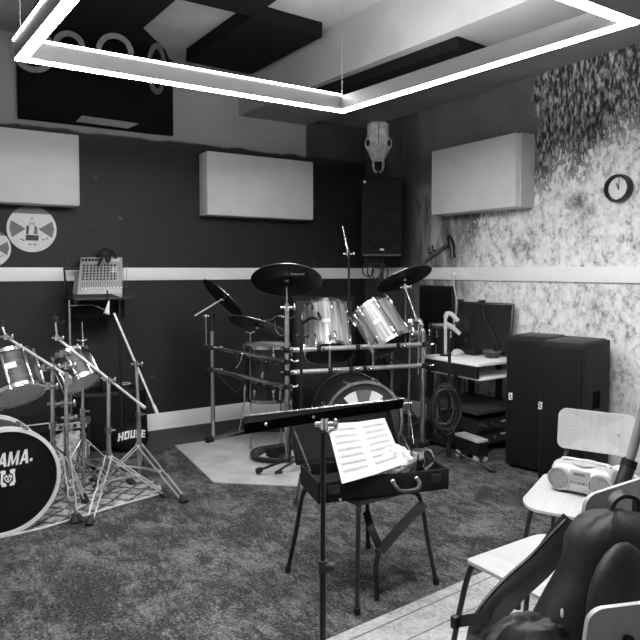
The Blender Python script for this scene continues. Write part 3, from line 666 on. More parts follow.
p = at(29, 448, d=5.0); amp('small amplifier edged in pale piping behind the bass drum', (p.x-.1, 4.92, .007), .42, .26, .35, 0, knobs=False)
p = at(55, 440, d=5.1); amp('small amplifier with a pale knob panel beside the cloth covered barrel', (p.x+.04, 5.1, 0), .34, .22, .30, 0, piping=False)
# black cloth covered barrel and its neighbours
bc = Vector((1.36, 5.42, 0))
t = Thing('cloth_covered_barrel', 'round black cloth covered barrel against the back wall', 'barrel', bc)
mb = MB().lathe([(0, 0), (.325, 0), (.33, .03), (.315, .44), (.30, .455), (0, .458)], Matrix.Translation(bc) @ Matrix.Diagonal((1, .66, 1, 1)), 56)
for v in mb.v:
    dv = v-bc; a = math.atan2(dv.y, dv.x)
    if v.z < .43 and Vector((dv.x, dv.y)).length > .2: v.x += .008*math.cos(a)*math.sin(a*17); v.y += .008*math.sin(a)*math.sin(a*17)
t.p('cloth_cover', mb, 'fabric'); t.p('top_rim', MB().ring(.27, .318, .44, .462, Matrix.Translation(bc) @ Matrix.Diagonal((1, .66, 1, 1)), 48), 'dark')
for px, py, h, r, lab in ((104.5, 389, .10, .032, 'tall dark cup on the cloth covered barrel'), (125, 394, .055, .045, 'low dark tin with pale rim on the cloth covered barrel')):
    p = at(px, py, d=5.28); p.z = .462
    t = Thing('tin', lab, 'tin', p, group='tins on the covered barrel'); t.p('body', MB().lathe([(0, 0), (r, 0), (r, h), (r-.004, h), (r-.004, .01), (0, .01)], Matrix.Translation(p), 24), 'black'); t.p('rim', MB().ring(r-.005, r+.003, h-.004, h+.003, Matrix.Translation(p)), 'light')
bg = at(128, 447, d=4.9); bg.z = .001; bg = Vector((1.455, 5.10, 0))
t = Thing('cloth_bag', 'black rounded bag with pale block letters in front of the barrel', 'bag', bg)
t.p('body', MB().blob((bg.x, bg.y, .105), (.15, .085, .115)), 'fabric')
mb = MB()
GL = {'H': [[(0, 0), (.2, 0), (.2, 1), (0, 1)], [(.45, 0), (.65, 0), (.65, 1), (.45, 1)], [(.2, .4), (.45, .4), (.45, .6), (.2, .6)]], 'O': [[(0, 0), (.2, 0), (.2, 1), (0, 1)], [(.45, 0), (.65, 0), (.65, 1), (.45, 1)], [(.2, 0), (.45, 0), (.45, .2), (.2, .2)], [(.2, .8), (.45, .8), (.45, 1), (.2, 1)]],
      'U': [[(0, 0), (.2, 0), (.2, 1), (0, 1)], [(.45, 0), (.65, 0), (.65, 1), (.45, 1)], [(.2, 0), (.45, 0), (.45, .2), (.2, .2)]], 'S': [[(0, 0), (.65, 0), (.65, .2), (0, .2)], [(0, .4), (.65, .4), (.65, .6), (0, .6)], [(0, .8), (.65, .8), (.65, 1), (0, 1)], [(0, .5), (.2, .5), (.2, .9), (0, .9)], [(.45, .1), (.65, .1), (.65, .5), (.45, .5)]],
      'E': [[(0, 0), (.2, 0), (.2, 1), (0, 1)], [(.2, 0), (.6, 0), (.6, .2), (.2, .2)], [(.2, .4), (.55, .4), (.55, .6), (.2, .6)], [(.2, .8), (.6, .8), (.6, 1), (.2, 1)]]}
x = 0
for ch in 'HOUSE':
    for pl in GL[ch]:
        P2 = [((x+px+.2*py)*.056, py*.056) for px, py in pl]
        def wrapp(px, py, o):
            X_ = px-.115; Z_ = .125+py-1.6*X_*X_; q_ = 1-(X_/.15)**2-((Z_-.105)/.115)**2
            return (bg.x+X_, bg.y-.085*math.sqrt(max(q_, .02))-o, Z_)
        mb.hexa([wrapp(px, py, -.004) for px, py in P2], [wrapp(px, py, .004) for px, py in P2])
    x += .8
t.p('lettering', mb, 'letter', label='worn pale block letters')
# ------------------------------------------------------------------ mixer on its stand
t = Thing('mixing_desk', 'pale audio mixer tilted up on a stand against the rail', 'mixer', (1.27, 5.3, 1.25))
TL, TR, BR, BL = at(78, 257, d=5.32), at(119.5, 257, d=5.40), at(122, 293, d=5.02), at(77, 294, d=4.93)
ux = (BR-BL); uy = (TL-BL); wM = ux.length; hM = uy.length; ux.normalize(); uz = ux.cross(uy).normalized(); uy = uz.cross(ux)
m = Matrix((ux, uy, uz)).transposed().to_4x4(); m.translation = BL
t.p('case', MB().rbox((wM/2, hM/2, -.035), (wM, hM, .07), .008, 2, m), 'light')
t.p('side_cheek', MB().prism([(-.03, -.0), (.0, .0), (.0, hM*.6), (-.03, hM*.45)], -.09, .004, m), 'mid')
t.p('jack_row', (lambda b: [b.rbox((.02+i*.026, hM*.90, .004), (.020, .03, .008), .004, 2, m) for i in range(6)] and b)(MB()), 'black')
t.p('upper_block', MB().rbox((wM*.84, hM*.90, .004), (wM*.2, .035, .008), .003, 2, m), 'letter')
t.p('channel_strips', (lambda b: [b.box((.022+i*.0265, hM*.46, .002), (.003, hM*.66, .004), m) for i in range(14)] and b)(MB()), 'mid')
k0 = None
for i in range(10):
    for j in range(6):
        mk = m @ Matrix.Translation((.036+i*.0265, hM*(.36+.075*j), 0))
        o = t.p('knob', MB().cyl((0, 0, 0), (0, 0, .012), .0065, seg=8, m=mk), 'black' if j % 2 else 'dark')
for i in range(12):
    mk = m @ Matrix.Translation((.036+i*.0265, hM*.11, 0)); fd = t.p('fader', MB().rbox((0, 0, .007), (.014, .022, .014), .003, 2, mk), 'letter')
t.p('fader_slots', (lambda b: [b.box((.036+i*.0265, hM*.2, .001), (.004, hM*.2, .003), m) for i in range(12)] and b)(MB()), 'dark')
t.p('screen_block', MB().rbox((wM*.80, hM*.62, .003), (wM*.14, hM*.18, .006), .003, 2, m), 'letter')
st = Vector((1.26, 5.36, 0)); s = Thing('mixer_stand', 'dark framed stand with chrome legs holding the pale mixer', 'stand', st)
zc = 1.215
s.p('tray', MB().rbox((1.27, 5.28, 1.225), (.46, .40, .02), .006, 2).box((1.27, 5.095, 1.245), (.46, .012, .04)), 'black')
s.p('back_rest', MB().tube([(1.06, 5.44, 1.23), (1.06, 5.55, 1.46), (1.48, 5.55, 1.46), (1.48, 5.44, 1.23)], .012, 8), 'blackm')
s.p('drawer_box', MB().rbox((1.29, 5.42, 1.13), (.40, .20, .15), .008, 2), 'matte')
for px, nm in ((69.5, 'leg'), (119.5, 'leg')):
    a = at(px, 303, d=5.05); b = Vector((a.x, a.y+.0, .03)); l_ = s.p('leg', MB().cyl(Vector((a.x, a.y, 1.22)), b, .011), 'tube' if px < 100 else 'blackm'); s.p('rubber_foot', MB().cyl(b, Vector((b.x, b.y, 0)), .016), 'rubber', l_)
for x in (1.10, 1.44): s.p('wall_bracket', MB().box((x, 5.565, 1.222), (.03, .17, .02)), 'blackm')
a, b, c = at(70, 306, d=5.0), at(92, 305, d=4.98), at(105, 310, d=4.95)
s.p('crossbar', MB().tube(bez([a, b, c], 12), .008, 8), 'chrome')
p0 = at(109, 301, d=4.95); p1 = at(106.5, 314, d=4.92)
t = Thing('microphone', 'pale cone shaped microphone hanging below the mixer', 'microphone', p1); t.p('body', MB().tube([p0, p0.lerp(p1, .5), p1], [.006, .014, .024], 12), 'white'); t.p('clip', MB().tube([p0, p0+Vector((0, .05, .08))], .006, 6), 'black')
pk = at(112, 257, d=5.35)
solo('cable_bundle', 'black plugs and cables bunched on top of the mixer', 'cable', MB().tube(bez([at(98, 266, d=5.24), at(104, 254, d=5.3), at(108, 262, d=5.26), at(112, 251, d=5.36), at(116, 258, d=5.34)], 30), .011, 8).tube(bez([at(104, 254, d=5.3), at(96, 257, d=5.38), at(104, 249, d=5.42), at(113, 253, d=5.4)], 16), .009, 8), 'rubber', at(108, 262, d=5.26))
# ------------------------------------------------------------------ large kit: rack
R0 = at(213, 441, d=5.40); R0.z = 0; R1 = at(287, 462, d=4.84); R1.z = 0; R2 = at(422.5, 448, d=5.2); R2.z = 0
t = Thing('drum_rack', 'chrome tube drum rack with curved left wing around the large kit', 'drum rack', R1)
def Pz(v, z): return Vector((v.x, v.y, z))
def post(b, z, r=.019):
    return t.p('post', MB().cyl(Pz(b, .03), Pz(b, z), r, seg=16), 'tube')
po = post(R0, 1.06); t.p('grip', MB().cyl(Pz(R0, .94), Pz(R0, 1.09), .021), 'black', po)
post(R1, 1.15); post(R2, .96, .021)
for b, f in ((R0, Vector((.36, .12, 0))), (R1, Vector((.16, -.30, 0))), (R2, Vector((.2, .1, 0)))):
    mb = MB().cyl(Pz(b, .03)-f*.1, Pz(b, .03)+f, .019); ft = t.p('floor_foot', mb, 'tube'); t.p('rubber_end', MB().cyl(Pz(b, .03)-f*.18, Pz(b, .03)-f*.02, .028), 'rubber', ft); t.p('rubber_end', MB().cyl(Pz(b, .03)+f*.95, Pz(b, .03)+f*1.04, .026), 'rubber', ft)
def curved(z0, z1):
    c1 = at(242, 356, d=5.12); c2 = at(268, 361, d=4.97)
    return bez([Pz(R0, z0), Vector((c1.x, c1.y, (z0*.6+z1*.4))), Vector((c2.x, c2.y, z1)), Pz(R1, z1)], 24)
t.p('curved_bar', MB().tube(curved(.80, .765), .017, 12), 'chromed'); t.p('curved_bar', MB().tube(curved(.615, .575), .017, 12), 'chromed')
t.p('front_bar', MB().cyl(Pz(R1, .85), Pz(R2, .85), .019, seg=16), 'legrod'); t.p('front_bar', MB().cyl(Pz(R1, .68), Pz(R2, .68), .019, seg=16), 'legrod')
R3 = at(470, 440, d=5.6); R3.z = 0
RR = Pz(R2, 0)+Vector((.10, .52, 0)); c1 = R2.lerp(RR, .5)+Vector((-.05, 0, 0))
t.p('right_wing_bar', MB().tube(bez([Pz(R2, .85), Pz(c1, .85), Pz(RR, .85)], 14), .017, 12), 'tube'); t.p('right_wing_bar', MB().tube(bez([Pz(R2, .66), Pz(c1, .66), Pz(RR, .66)], 14), .017, 12), 'tube'); post(RR, .95)
def clamp(p, nm='clamp', s=1.0):
    p = Vector(p); mb = MB().rbox(p, (.05*s, .05*s, .045*s), .012, 2).cyl(p-RT*.05*s, p+RT*.05*s, .011*s, seg=10); c_ = t.p(nm, mb, 'blackm'); t.p('wing_screw', wing(p+RT*.06*s, 1.0*s), 'chrome', c_); return c_
for b, zs in ((R0, (.80, .615)), (R1, (.85, .765, .68, .575)), (R2, (.85, .68))):
    for z in zs: clamp(Pz(b, z))
for f, z in ((.22, .85), (.45, .68), (.50, .85), (.55, .68), (.80, .85), (.30, .68)):
    clamp(Pz(R1.lerp(R2, f), z), s=.9)
for px, py, d in ((242, 357, 5.12), (243, 379, 5.12), (270, 362, 4.96)): clamp(at(px, py, d=d), s=.85)
for z0_, z1_, ph_ in ((.59, .55, 0), (.775, .745, 2)):
    cv = curved(z0_, z1_); t.p('wrapped_cable', MB().tube([v+Vector((0, 0, .018*math.sin(i*1.9+ph_)))-FW*.022*(1 if i % 2 else .4) for i, v in enumerate(cv[6:])], .006, 6), 'rubber')
t.p('hanging_cable', MB().tube(bez([Pz(R0, .62), at(228, 385, d=5.2), at(238, 392, d=5.12), at(243, 380, d=5.1)], 16), .006, 6), 'rubber')
for px, py, d in ((224, 352, 5.28), (226, 373, 5.28), (256, 360, 5.04), (259, 384, 5.04), (272, 385, 4.95)): clamp(at(px, py, d=d), s=.7)
for px, y0_, y1_, d in ((245.5, 385, 397, 5.1), (281, 385, 400, 4.9), (263, 372, 378, 5.0)): t.p('drop_rod', MB().cyl(at(px, y0_, d=d), at(px-1, y1_, d=d), .011), 'chrome')
t.p('long_rod', MB().cyl(at(245, 397, d=5.1), at(239, 433, d=5.1), .005), 'tube')
for f_, zt_, zb_ in ((.30, .95, .68), (.62, .90, .68), (.90, .98, .55), (.97, 1.02, .60)): t.p('upright_rod', MB().cyl(Pz(R1.lerp(R2, f_), zb_)+FW*.05, Pz(R1.lerp(R2, f_), zt_)+FW*.05, .010), 'chromed')
t.p('mount_arm', MB().tube(bez([at(243, 352, d=5.1), at(240, 362, d=5.08), at(236, 368, d=5.08)], 10), .006, 8), 'chrome')
# ------------------------------------------------------------------ large kit: drums
G2 = 'silver streaked toms of the large kit'
b, a = axis(325, 312, 329, 353, 5.12, .55); t1, m1 = drum('rack_tom', 'streaked silver tom standing straight at the left of the pair', a, b, .186, 'grain', G2, headb='darkhead', lugs=8, a0=.25)
t1.p('badge', badge_on(m1, .186, (a-b).length, CAMP+RT*.1, (.065, .035), .5), 'letter'); t1.p('mount_bracket', MB().tube(bez([at(303, 323, d=5.08), at(311, 318, d=5.0), at(320, 319, d=4.97), at(318, 313, d=5.02)], 14), .012, 8), 'blackm')
b, a = axis(372, 310, 392, 344, 5.22, .38); t2, m2 = drum('rack_tom', 'streaked silver tom leaning left at the right of the pair', a, b, .178, 'grain', G2, headb='darkhead', lugs=8, a0=.1)
t2.p('badge', badge_on(m2, .178, (a-b).length, CAMP-RT*.2, (.065, .035), .5), 'letter')
t2.p('mount_arm', MB().tube([at(354, 315, d=5.02), at(364, 328, d=5.0), at(373, 352, d=5.02)], .015), 'chrome')
c = at(268, 402, d=5.28); c.z = .40; drum('floor_tom', 'dark streaked floor tom behind the curved rack bars', (c.x, c.y, .83), c, .185, 'darkgrain', 'floor toms of the large kit', headb='darkhead', lugs=8, a0=.3)
tf = bpy.data.objects['floor_tom']
for k, (px, yt) in enumerate(((250.5, 340), (287, 360), (281, 352))):
    p = at(px, 400, d=5.15 if k < 1 else 5.3); mb = MB().cyl(Vector((p.x, p.y, .006)), Vector((p.x, p.y, .95 if k == 0 else .75)), .007, seg=8).cyl(Vector((p.x, p.y, .006)), Vector((p.x, p.y, .035)), .014)
    o = bpy.data.objects.new('leg', mb.mesh('leg', M['tube'], Matrix.Translation(-tf.location))); C.objects.link(o); o.parent = tf
    if k == 0:
        o2 = bpy.data.objects.new('wing_nut', wing(Vector((p.x, p.y, .95)), 1.4).mesh('wing_nut', M['chrome'], Matrix.Translation(-tf.location))); C.objects.link(o2); o2.parent = o
c = at(447, 352, d=5.72); c.z = .58; drum('floor_tom', 'dark chrome lugged drum behind the right end of the rack', (c.x, c.y, .95), c, .145, 'darkgrain', 'floor toms of the large kit', lugs=8, headb='darkhead')
tf = bpy.data.objects['floor_tom.001']
for k in range(3):
    a = k*2*PI/3+1.2; p = Vector((c.x+.158*math.cos(a), c.y+.158*math.sin(a), 0)); mb = MB().cyl(Vector((p.x, p.y, .003)), Vector((p.x, p.y, .8)), .007, seg=8).cyl(Vector((p.x, p.y, 0)), Vector((p.x, p.y, .03)), .014)
    o = bpy.data.objects.new('leg', mb.mesh('leg', M['tube'], Matrix.Translation(-tf.location))); C.objects.link(o); o.parent = tf
c = at(411, 329, d=5.3); ax_ = (UP*.96+RT*-.15+FW*.25)
drum('snare_drum', 'shallow chrome snare drum behind the right rack post', c+ax_*.05, c-ax_*.05, .085, 'dark', None, lugs=8, headb='head')
sd = bpy.data.objects['snare_drum']; sb = Vector((c.x, c.y+.02, 0))
t = Thing('snare_stand', 'chrome stand holding the shallow chrome snare', 'stand', sb); t.p('pole', MB().cyl(sb+Vector((0, 0, .04)), Vector((sb.x, sb.y, c.z-.10)), .011), 'tube'); tripod(t, sb, .3, [(sb.x+.25*math.cos(k*2.1), sb.y+.25*math.sin(k*2.1)) for k in range(3)])
for k in range(3):
    a = k*2.1+.4; t.p('basket_arm', MB().tube([Vector((sb.x, sb.y, c.z-.11)), Vector((sb.x+.12*math.cos(a), sb.y+.12*math.sin(a), c.z-.085))], .007, 8), 'chrome')
kc = at(364, 421, d=4.72); kn = (CAMP-kc); kn.z = 0; kn = kn.normalized()+RT*.28
t, m = kick('dark bass drum with pale star segments behind the open case', (kc.x, kc.y, .335), kn, .30, .44, 'greyhead', 'hoop', 'bass drums', rim='blackm')
fh = [o for o in t.o.children if o.name.startswith('front_head')][0]
t.p('hoop_trim', MB().ring(.282, .303, .0005, .006, m, 64), 'hoop'); t.p('rear_hoop_trim', MB().ring(.301, .306, -.46, -.43, m, 64), 'hoop')
def seg(a0, a1, r0, r1, mt, nm='printed_segment'):
    P = [(r1*math.cos(a0+(a1-a0)*i/8), r1*math.sin(a0+(a1-a0)*i/8)) for i in range(9)]
    if r0 > 0: P += [(r0*math.cos(a1+(a0-a1)*i/8), r0*math.sin(a1+(a0-a1)*i/8)) for i in range(9)]
    else: P += [(0, 0)]
    t.p(nm, MB().prism(P, -.0136, -.0125, m), mt, fh)
t.p('printed_disc', MB().lathe([(0, -.0139), (.235, -.0139), (.235, -.0137), (0, -.0137)], m, 48), 'dark', fh)
for a0, a1, mt in ((.86, 1.30, 'letter'), (1.30, 1.84, 'mid'), (1.84, 2.28, 'letter'), (.3, .86, 'dark'), (2.28, 2.84, 'dark')):
    seg(a0, a1, .05, .232, mt)
for a0 in (4.0, 4.98): seg(a0, a0+.44, .05, .232, 'letter')
# ------------------------------------------------------------------ cymbals
def cymbal(label, c, n, r, bolt=True, logo=None):
    m = mtx(c, n, RT); t = Thing('cymbal', label, 'cymbal', c, group='black cymbals of the large kit')
    k = r/.26
    t.p('disc', MB().lathe([(.006, .028*k), (.02*k, .028*k), (.045*k, .016*k), (.055*k, .010*k), (r*.6, .003), (r, -.008*k), (r, -.0095*k), (r*.6, .0005), (.055*k, .0075*k), (.045*k, .013*k), (.02*k, .025*k), (.006, .025*k)], m, 64), 'cym')
    t.p('rim_edge', MB().ring(r-.0005, r+.0012, -.0105*k, -.007*k, m, 64), 'cyme')
    t.p('bolt', MB().cyl((0, 0, -.03), (0, 0, .05), .005, seg=8, m=m).cyl((0, 0, -.012), (0, 0, .012), .016, m=m).blob((0, 0, -.018), (.016, .016, .008), m).blob((0, 0, .05), (.014, .007, .010), m), 'chrome')
    if logo: t.p('logo', MB().tube([m @ Vector(p) for p in logo], .0035, 6), 'light')
    return t
def cyn(px0, py0, px1, py1, d, minor, under=True, roll=0):
    """cymbal from the picture ends of its long axis; minor = short/long ratio"""
    a, b = at(px0, py0, d=d), at(px1, py1, d=d); c = (a+b)/2; u = (b-a).normalized(); v = (c-CAMP).normalized()
    w = u.cross(v).normalized()            # across the long axis, in the picture plane
    if w.z < 0: w = -w
    s = math.sqrt(1-minor**2)
    n = (w*s + v*(minor if under else -minor)).normalized()
    return c, n, (b-a).length/2
c, n, r = cyn(251, 279, 322, 280, 4.84, .46)
lg = [(-.01+.012*i+.05, -.10+(.012 if i % 2 else -.008)-.004*i*0, -.007) for i in range(9)]
cymbal('largest black cymbal tilted to show its underside, on the left rack post', c, n, r, logo=[(x_, y_, z_) for x_, y_, z_ in lg])
C1 = c
c, n, r = cyn(204, 279.5, 243.5, 317, 5.3, .22); cymbal('steeply tilted black cymbal at far left of the large kit', c, n, r); C2 = c
c, n, r = cyn(228, 317, 287, 333.5, 5.05, .22); cymbal('flat black cymbal under the largest one, beside the left rack post', c, n, r); C3 = c
c, n, r = cyn(377, 289, 431, 267.5, 5.35, .30); cymbal('black cymbal tilted up to the right beneath the loudspeaker', c, n, r); C4 = c
# cymbal arms
t = Thing('cymbal_holder', 'chrome rod rising from the left rack post under the largest cymbal', 'cymbal stand', Pz(R1, 1.15), group='cymbal arms of the large kit')
t.p('rod', MB().tube([Pz(R1, 1.15), Pz(R1, 1.32), C1], .007, 8), 'chrome'); t.p('clutch', tilter(Pz(R1, 1.17), 1.5), 'chrome')
p = at(206, 316, d=5.35); q = Vector((p.x, p.y, .80))
t = Thing('cymbal_holder', 'thin boom holding the steeply tilted far left cymbal', 'cymbal stand', q, group='cymbal arms of the large kit')
t.p('upright', MB().cyl(q, p, .007, seg=8), 'tube'); t.p('boom_rod', MB().cyl(at(195, 315.5, d=5.35), C2, .0065, seg=8), 'letter'); t.p('clutch', tilter(p, .9), 'chrome'); t.p('base_clamp', tilter(q, 1.2).cyl(q, Pz(R0, .80), .010), 'blackm')
t = Thing('cymbal_holder', 'curved boom from the left rack post to the flat cymbal', 'cymbal stand', at(287, 318, d=4.84), group='cymbal arms of the large kit')
t.p('boom_rod', MB().tube(bez([at(288, 318, d=4.83), at(279, 316, d=4.86), at(272, 320, d=4.92), at(265, 321, d=4.98), C3], 20), .008, 8), 'chromed'); t.p('clamp', tilter(at(287, 318, d=4.84), 1.4), 'blackm')
t.p('cable', MB().tube(bez([at(275, 321, d=4.9), at(276, 330, d=4.88), at(281, 335, d=4.86), at(287, 337, d=4.82)], 16), .004, 6), 'chrome')
p = at(406, 350, d=5.30); t = Thing('cymbal_holder', 'dark rod standing at the rack under the right tilted cymbal', 'cymbal stand', p, group='cymbal arms of the large kit')
t.p('upright', MB().cyl(Pz(R1.lerp(R2, .86), .86), at(405.5, 290, d=5.3), .011), 'blackm'); t.p('tip', MB().cyl(at(405.5, 290, d=5.3), C4, .007), 'chrome'); t.p('clutch', tilter(at(405, 287, d=5.3), 1.2), 'chrome')
t.p('boom_rod', MB().cyl(at(405, 287, d=5.3), at(416, 318, d=5.25), .008), 'chromed'); 
# more small clamps and rods of the right side
p = at(418, 300, d=5.45)
# ------------------------------------------------------------------ mic stands near the kit
def micstand(label, b, top, feet_a, mic, group, cat='microphone stand', r=.009, spread=.28, name='microphone_stand', mt='blackm', start=0.0):
    b = Vector((b[0], b[1], 0)); t = Thing(name, label, cat, b, group=group); t.p('pole', MB().cyl(b+Vector((0, 0, .05)), Vector((b.x, b.y, top)), r), mt)
    for k in range(3):
        a = feet_a+k*2*PI/3; f = b+Vector((math.cos(a)*spread, math.sin(a)*spread, .014)); l_ = t.p('leg', MB().cyl(b+Vector((0, 0, .11)), f, .009), mt); t.p('rubber_foot', MB().cyl(f-(f-b).normalized()*.05, f, .013), 'rubber', l_)
    t.p('base_hub', MB().cyl(b+Vector((0, 0, .05)), b+Vector((0, 0, .16)), .02), 'black')
    return t
b = at(348.5, 445, d=5.5); t = micstand('thin black microphone stand rising between the two silver toms', b, at(348.5, 252, d=5.5).z, .4, None, 'microphone stands')
t.p('clip', tilter(at(348, 254, d=5.5), 1.3), 'chrome')
a, b_ = at(348, 252, d=5.5), at(342.5, 226, d=5.5)
mt = Thing('microphone', 'slim pencil microphone pointing up above the silver toms', 'microphone', a); mt.p('body', MB().tube([a, a.lerp(b_, .35), a.lerp(b_, .4), b_], [.011, .012, .008, .007], 10), 'chromed'); mt.p('band', MB().cyl(a.lerp(b_, .5), a.lerp(b_, .56), .011), 'light')
b = at(448.5, 463, d=4.81); t = micstand('black microphone stand hung with cable coil in front of the desk', b, at(448.5, 352, d=4.81).z, -1.255, None, 'microphone stands', r=.012, spread=.37)
for k in range(10):
    o = at(443+(k*3.7) % 6, 407+(k*2.3) % 4, d=4.66+.013*k); rr = .085+.012*(k*5 % 4)
    pts = [o+RT*((.075+.012*(k*3 % 4))*math.cos(i*PI/12))+Vector((0, 0, rr*1.5*math.sin(i*PI/12)))+FW*(.012*math.sin(i*PI/6+k)) for i in range(24)]
    solo('cable_coil', 'black cable coils hanging together on the microphone stand', 'cable', MB().tube(pts, .0055, 6, closed=True), 'dark' if k % 3 == 0 else 'rubber', o, 'cable coils on the microphone stand')
b = at(301.5, 470, d=4.62); t = micstand('dark slim stand in front of the left rack post', b, .98, .9, None, 'microphone stands', r=.011, spread=.2)
t.p('clip', tilter(Vector((b.x, b.y, .98)), 1.2), 'black')
# little floor boom with rubber end, tripod foot, pedal and coil on the pale sheet
b = Vector((*at(283, 470, d=4.72)[:2], 0)); t = Thing('pedal_stand', 'short dark boom stand lying low on the pale sheet', 'stand', b)
e0 = at(257, 471, z=.03); e1 = at(286, 460, z=.14)
t.p('boom', MB().cyl(e0, e1, .009), 'blackm'); t.p('rubber_end', MB().cyl(e0, e0.lerp(e1, .15), .02), 'rubber'); f = at(296, 503, z=.012); t.p('leg', MB().cyl(f, at(301, 474, z=.22), .010), 'chromed'); t.p('pole', MB().cyl(e1, Vector((b.x+.06, b.y, .45)), .010).cyl(Vector((b.x+.06, b.y, .45)), Vector((b.x+.06, b.y, .01)), .010), 'blackm'); t.p('rubber_foot', MB().cyl(f, f+Vector((0, 0, .03)), .015), 'rubber')
pb = at(278, 457, z=0); t = Thing('effect_pedal', 'black pedal box inside the coiled cable on the pale sheet', 'pedal', (pb.x, pb.y, .006)); t.p('box', MB().rbox((pb.x, pb.y, .035), (.16, .11, .055), .008, 2), 'matte'); t.p('switch', MB().cyl((pb.x, pb.y, .06), (pb.x, pb.y, .075), .014), 'black')
mb = MB()
for k in range(5):
    rr = .19+.012*k; mb.tube([(pb.x+.02+rr*1.05*math.cos(i*PI/14), pb.y-.02+rr*.8*math.sin(i*PI/14), .014+.009*k+.004*math.sin(i+k)) for i in range(28)], .007, 6, closed=True)
solo('cable_coil', 'dark cable coiled on the pale sheet around the pedal box', 'cable', mb, 'dark', (pb.x, pb.y, .006))
# ------------------------------------------------------------------ desk with gear at the right wall
X0, X1, Y0, Y1 = 3.60, 4.14, 3.41, 4.02; dc = ((X0+X1)/2, (Y0+Y1)/2, 0)
t = Thing('studio_desk', 'white topped studio desk with pull-out shelf beside the tall loudspeakers', 'desk', dc)
t.p('top', MB().rbox((dc[0], dc[1], .728), (X1-X0, Y1-Y0, .024), .004, 2), 'rail'); t.p('apron', MB().box((X0+.012, dc[1], .668), (.022, Y1-Y0-.02, .09)), 'black')
t.p('pull_out_shelf', MB().rbox((dc[0]+.01, dc[1]+.0, .615), (X1-X0-.02, Y1-Y0-.01, .02), .004, 2), 'rail'); t.p('lower_shelf', MB().rbox((dc[0], dc[1], .36), (X1-X0-.0, Y1-Y0-.0, .03), .004, 2), 'dark')
for x in (X0+.03, X1-.03):
    for y in (Y1-.05, Y0+.25): t.p('leg', MB().box((x, y, .37), (.04, .04, .70)), 'blackm')
t.p('base_frame', MB().box((X0+.03, dc[1], .05), (.04, Y1-Y0-.1, .04)).box((X0+.03, Y1-.05, .025), (.05, .05, .05)).box((X0+.03, Y0+.07, .025), (.05, .05, .05)), 'blackm'); t.p('base_frame', MB().box((X1-.03, dc[1], .05), (.04, Y1-Y0-.1, .04)).box((X1-.03, Y1-.05, .025), (.05, .05, .05)).box((X1-.03, Y0+.07, .025), (.05, .05, .05)), 'blackm')
def rackunit(label, z0, z1, y0, dx=0):
    o = Thing('rack_amplifier', label, 'amplifier', (dc[0]+dx, y0+.2, z0), group='amplifiers stacked under the desk')
    o.p('case', MB().rbox((dc[0]+dx, y0+.2, (z0+z1)/2), (.46, .40, z1-z0), .006, 2), 'black'); fp = o.p('front_panel', MB().box((dc[0]+dx, y0-.002, (z0+z1)/2), (.44, .008, (z1-z0)*.75)), 'dark')
    for i in range(2): o.p('knob', MB().cyl((dc[0]+dx-.15+i*.10, y0-.006, (z0+z1)/2), (dc[0]+dx-.15+i*.10, y0-.026, (z0+z1)/2), .02), 'chromed', fp)
    o.p('indicator_row', MB().box((dc[0]+dx+.10, y0-.008, (z0+z1)/2+.012), (.12, .006, .014)), 'letter', fp)
rackunit('lower black rack amplifier with dial knobs under the desk', .07, .19, 3.50, .04); rackunit('upper black rack amplifier with pale indicator row under the desk', .19, .30, 3.46, .0)
pc = at(466, 440, d=4.86); c0 = Vector((3.50, 3.66, 0))
t = Thing('flight_case', 'low case with pale top and casters beside the desk', 'case', c0)
cu = at(478, 442, z=.17); cv = at(455, 434, z=.17); u = (cv-cu).normalized(); n = Vector((-u.y, u.x, 0)); 
if n.x < 0: n = -n
P4 = [cu, cv, cv+n*.10, cu+n*.10]
t.p('pale_lid', MB().hexa([Vector((p.x, p.y, .16)) for p in P4], [Vector((p.x, p.y, .178)) for p in P4]), 'light'); t.p('body', MB().hexa([Vector((p.x, p.y, .055)) for p in P4], [Vector((p.x, p.y, .16)) for p in P4]), 'black')
for p in (P4[0].lerp(P4[2], .12), P4[1].lerp(P4[3], .12), P4[2].lerp(P4[0], .12), P4[3].lerp(P4[1], .12)): t.p('caster', MB().cyl((p.x-.012, p.y, .026), (p.x+.012, p.y, .026), .026).box((p.x, p.y, .046), (.03, .03, .02)), 'light')
# dark display on the desk
a, b = Vector((3.905, 3.99, .74)), Vector((4.05, 3.50, .74)); u = (b-a).normalized(); n = Vector((u.y, -u.x, 0)); n = n if n.x < 0 else -n
tl = Vector((.02, .06, 0)); m = Matrix((u, Vector((0, 0, 1))+(-n)*.16, n)).transposed().to_4x4(); m.translation = a
t = Thing('monitor', 'large dark monitor leaning on the desk against the right wall', 'monitor', (a+b)/2)
W_ = (b-a).length
t.p('housing', MB().rbox((W_/2, .225, -.012), (W_, .43, .022), .006, 2, m), 'black'); t.p('screen', MB().box((W_/2, .225, .0005), (W_-.03, .395, .003), m), 'screen')
t.p('cable', MB().tube(bez([m @ Vector((W_*.48, .445, .008)), m @ Vector((W_*.55, .3, .012)), m @ Vector((W_*.78, .12, .014)), m @ Vector((W_*.85, .02, .02))], 18), .007, 6), 'rubber')
[t.p('top_clip', MB().rbox((x_, .45, 0), (.06, .018, .03), .006, 2, m), 'black') for x_ in (.03, W_*.45)]
p = at(482, 357, z=.74); t = Thing('audio_interface', 'small black box with coiled lead on the white desk top', 'box', p); t.p('box', MB().rbox((p.x+.03, p.y+.12, .772), (.10, .10, .06), .008, 2), 'black'); t.p('lead', MB().tube(bez([(p.x+.0, p.y+.18, .745), (p.x+.02, p.y+.25, .80), (p.x+.12, p.y+.25, .80), (p.x+.16, p.y+.2, .745)], 16), .006, 6), 'rubber')
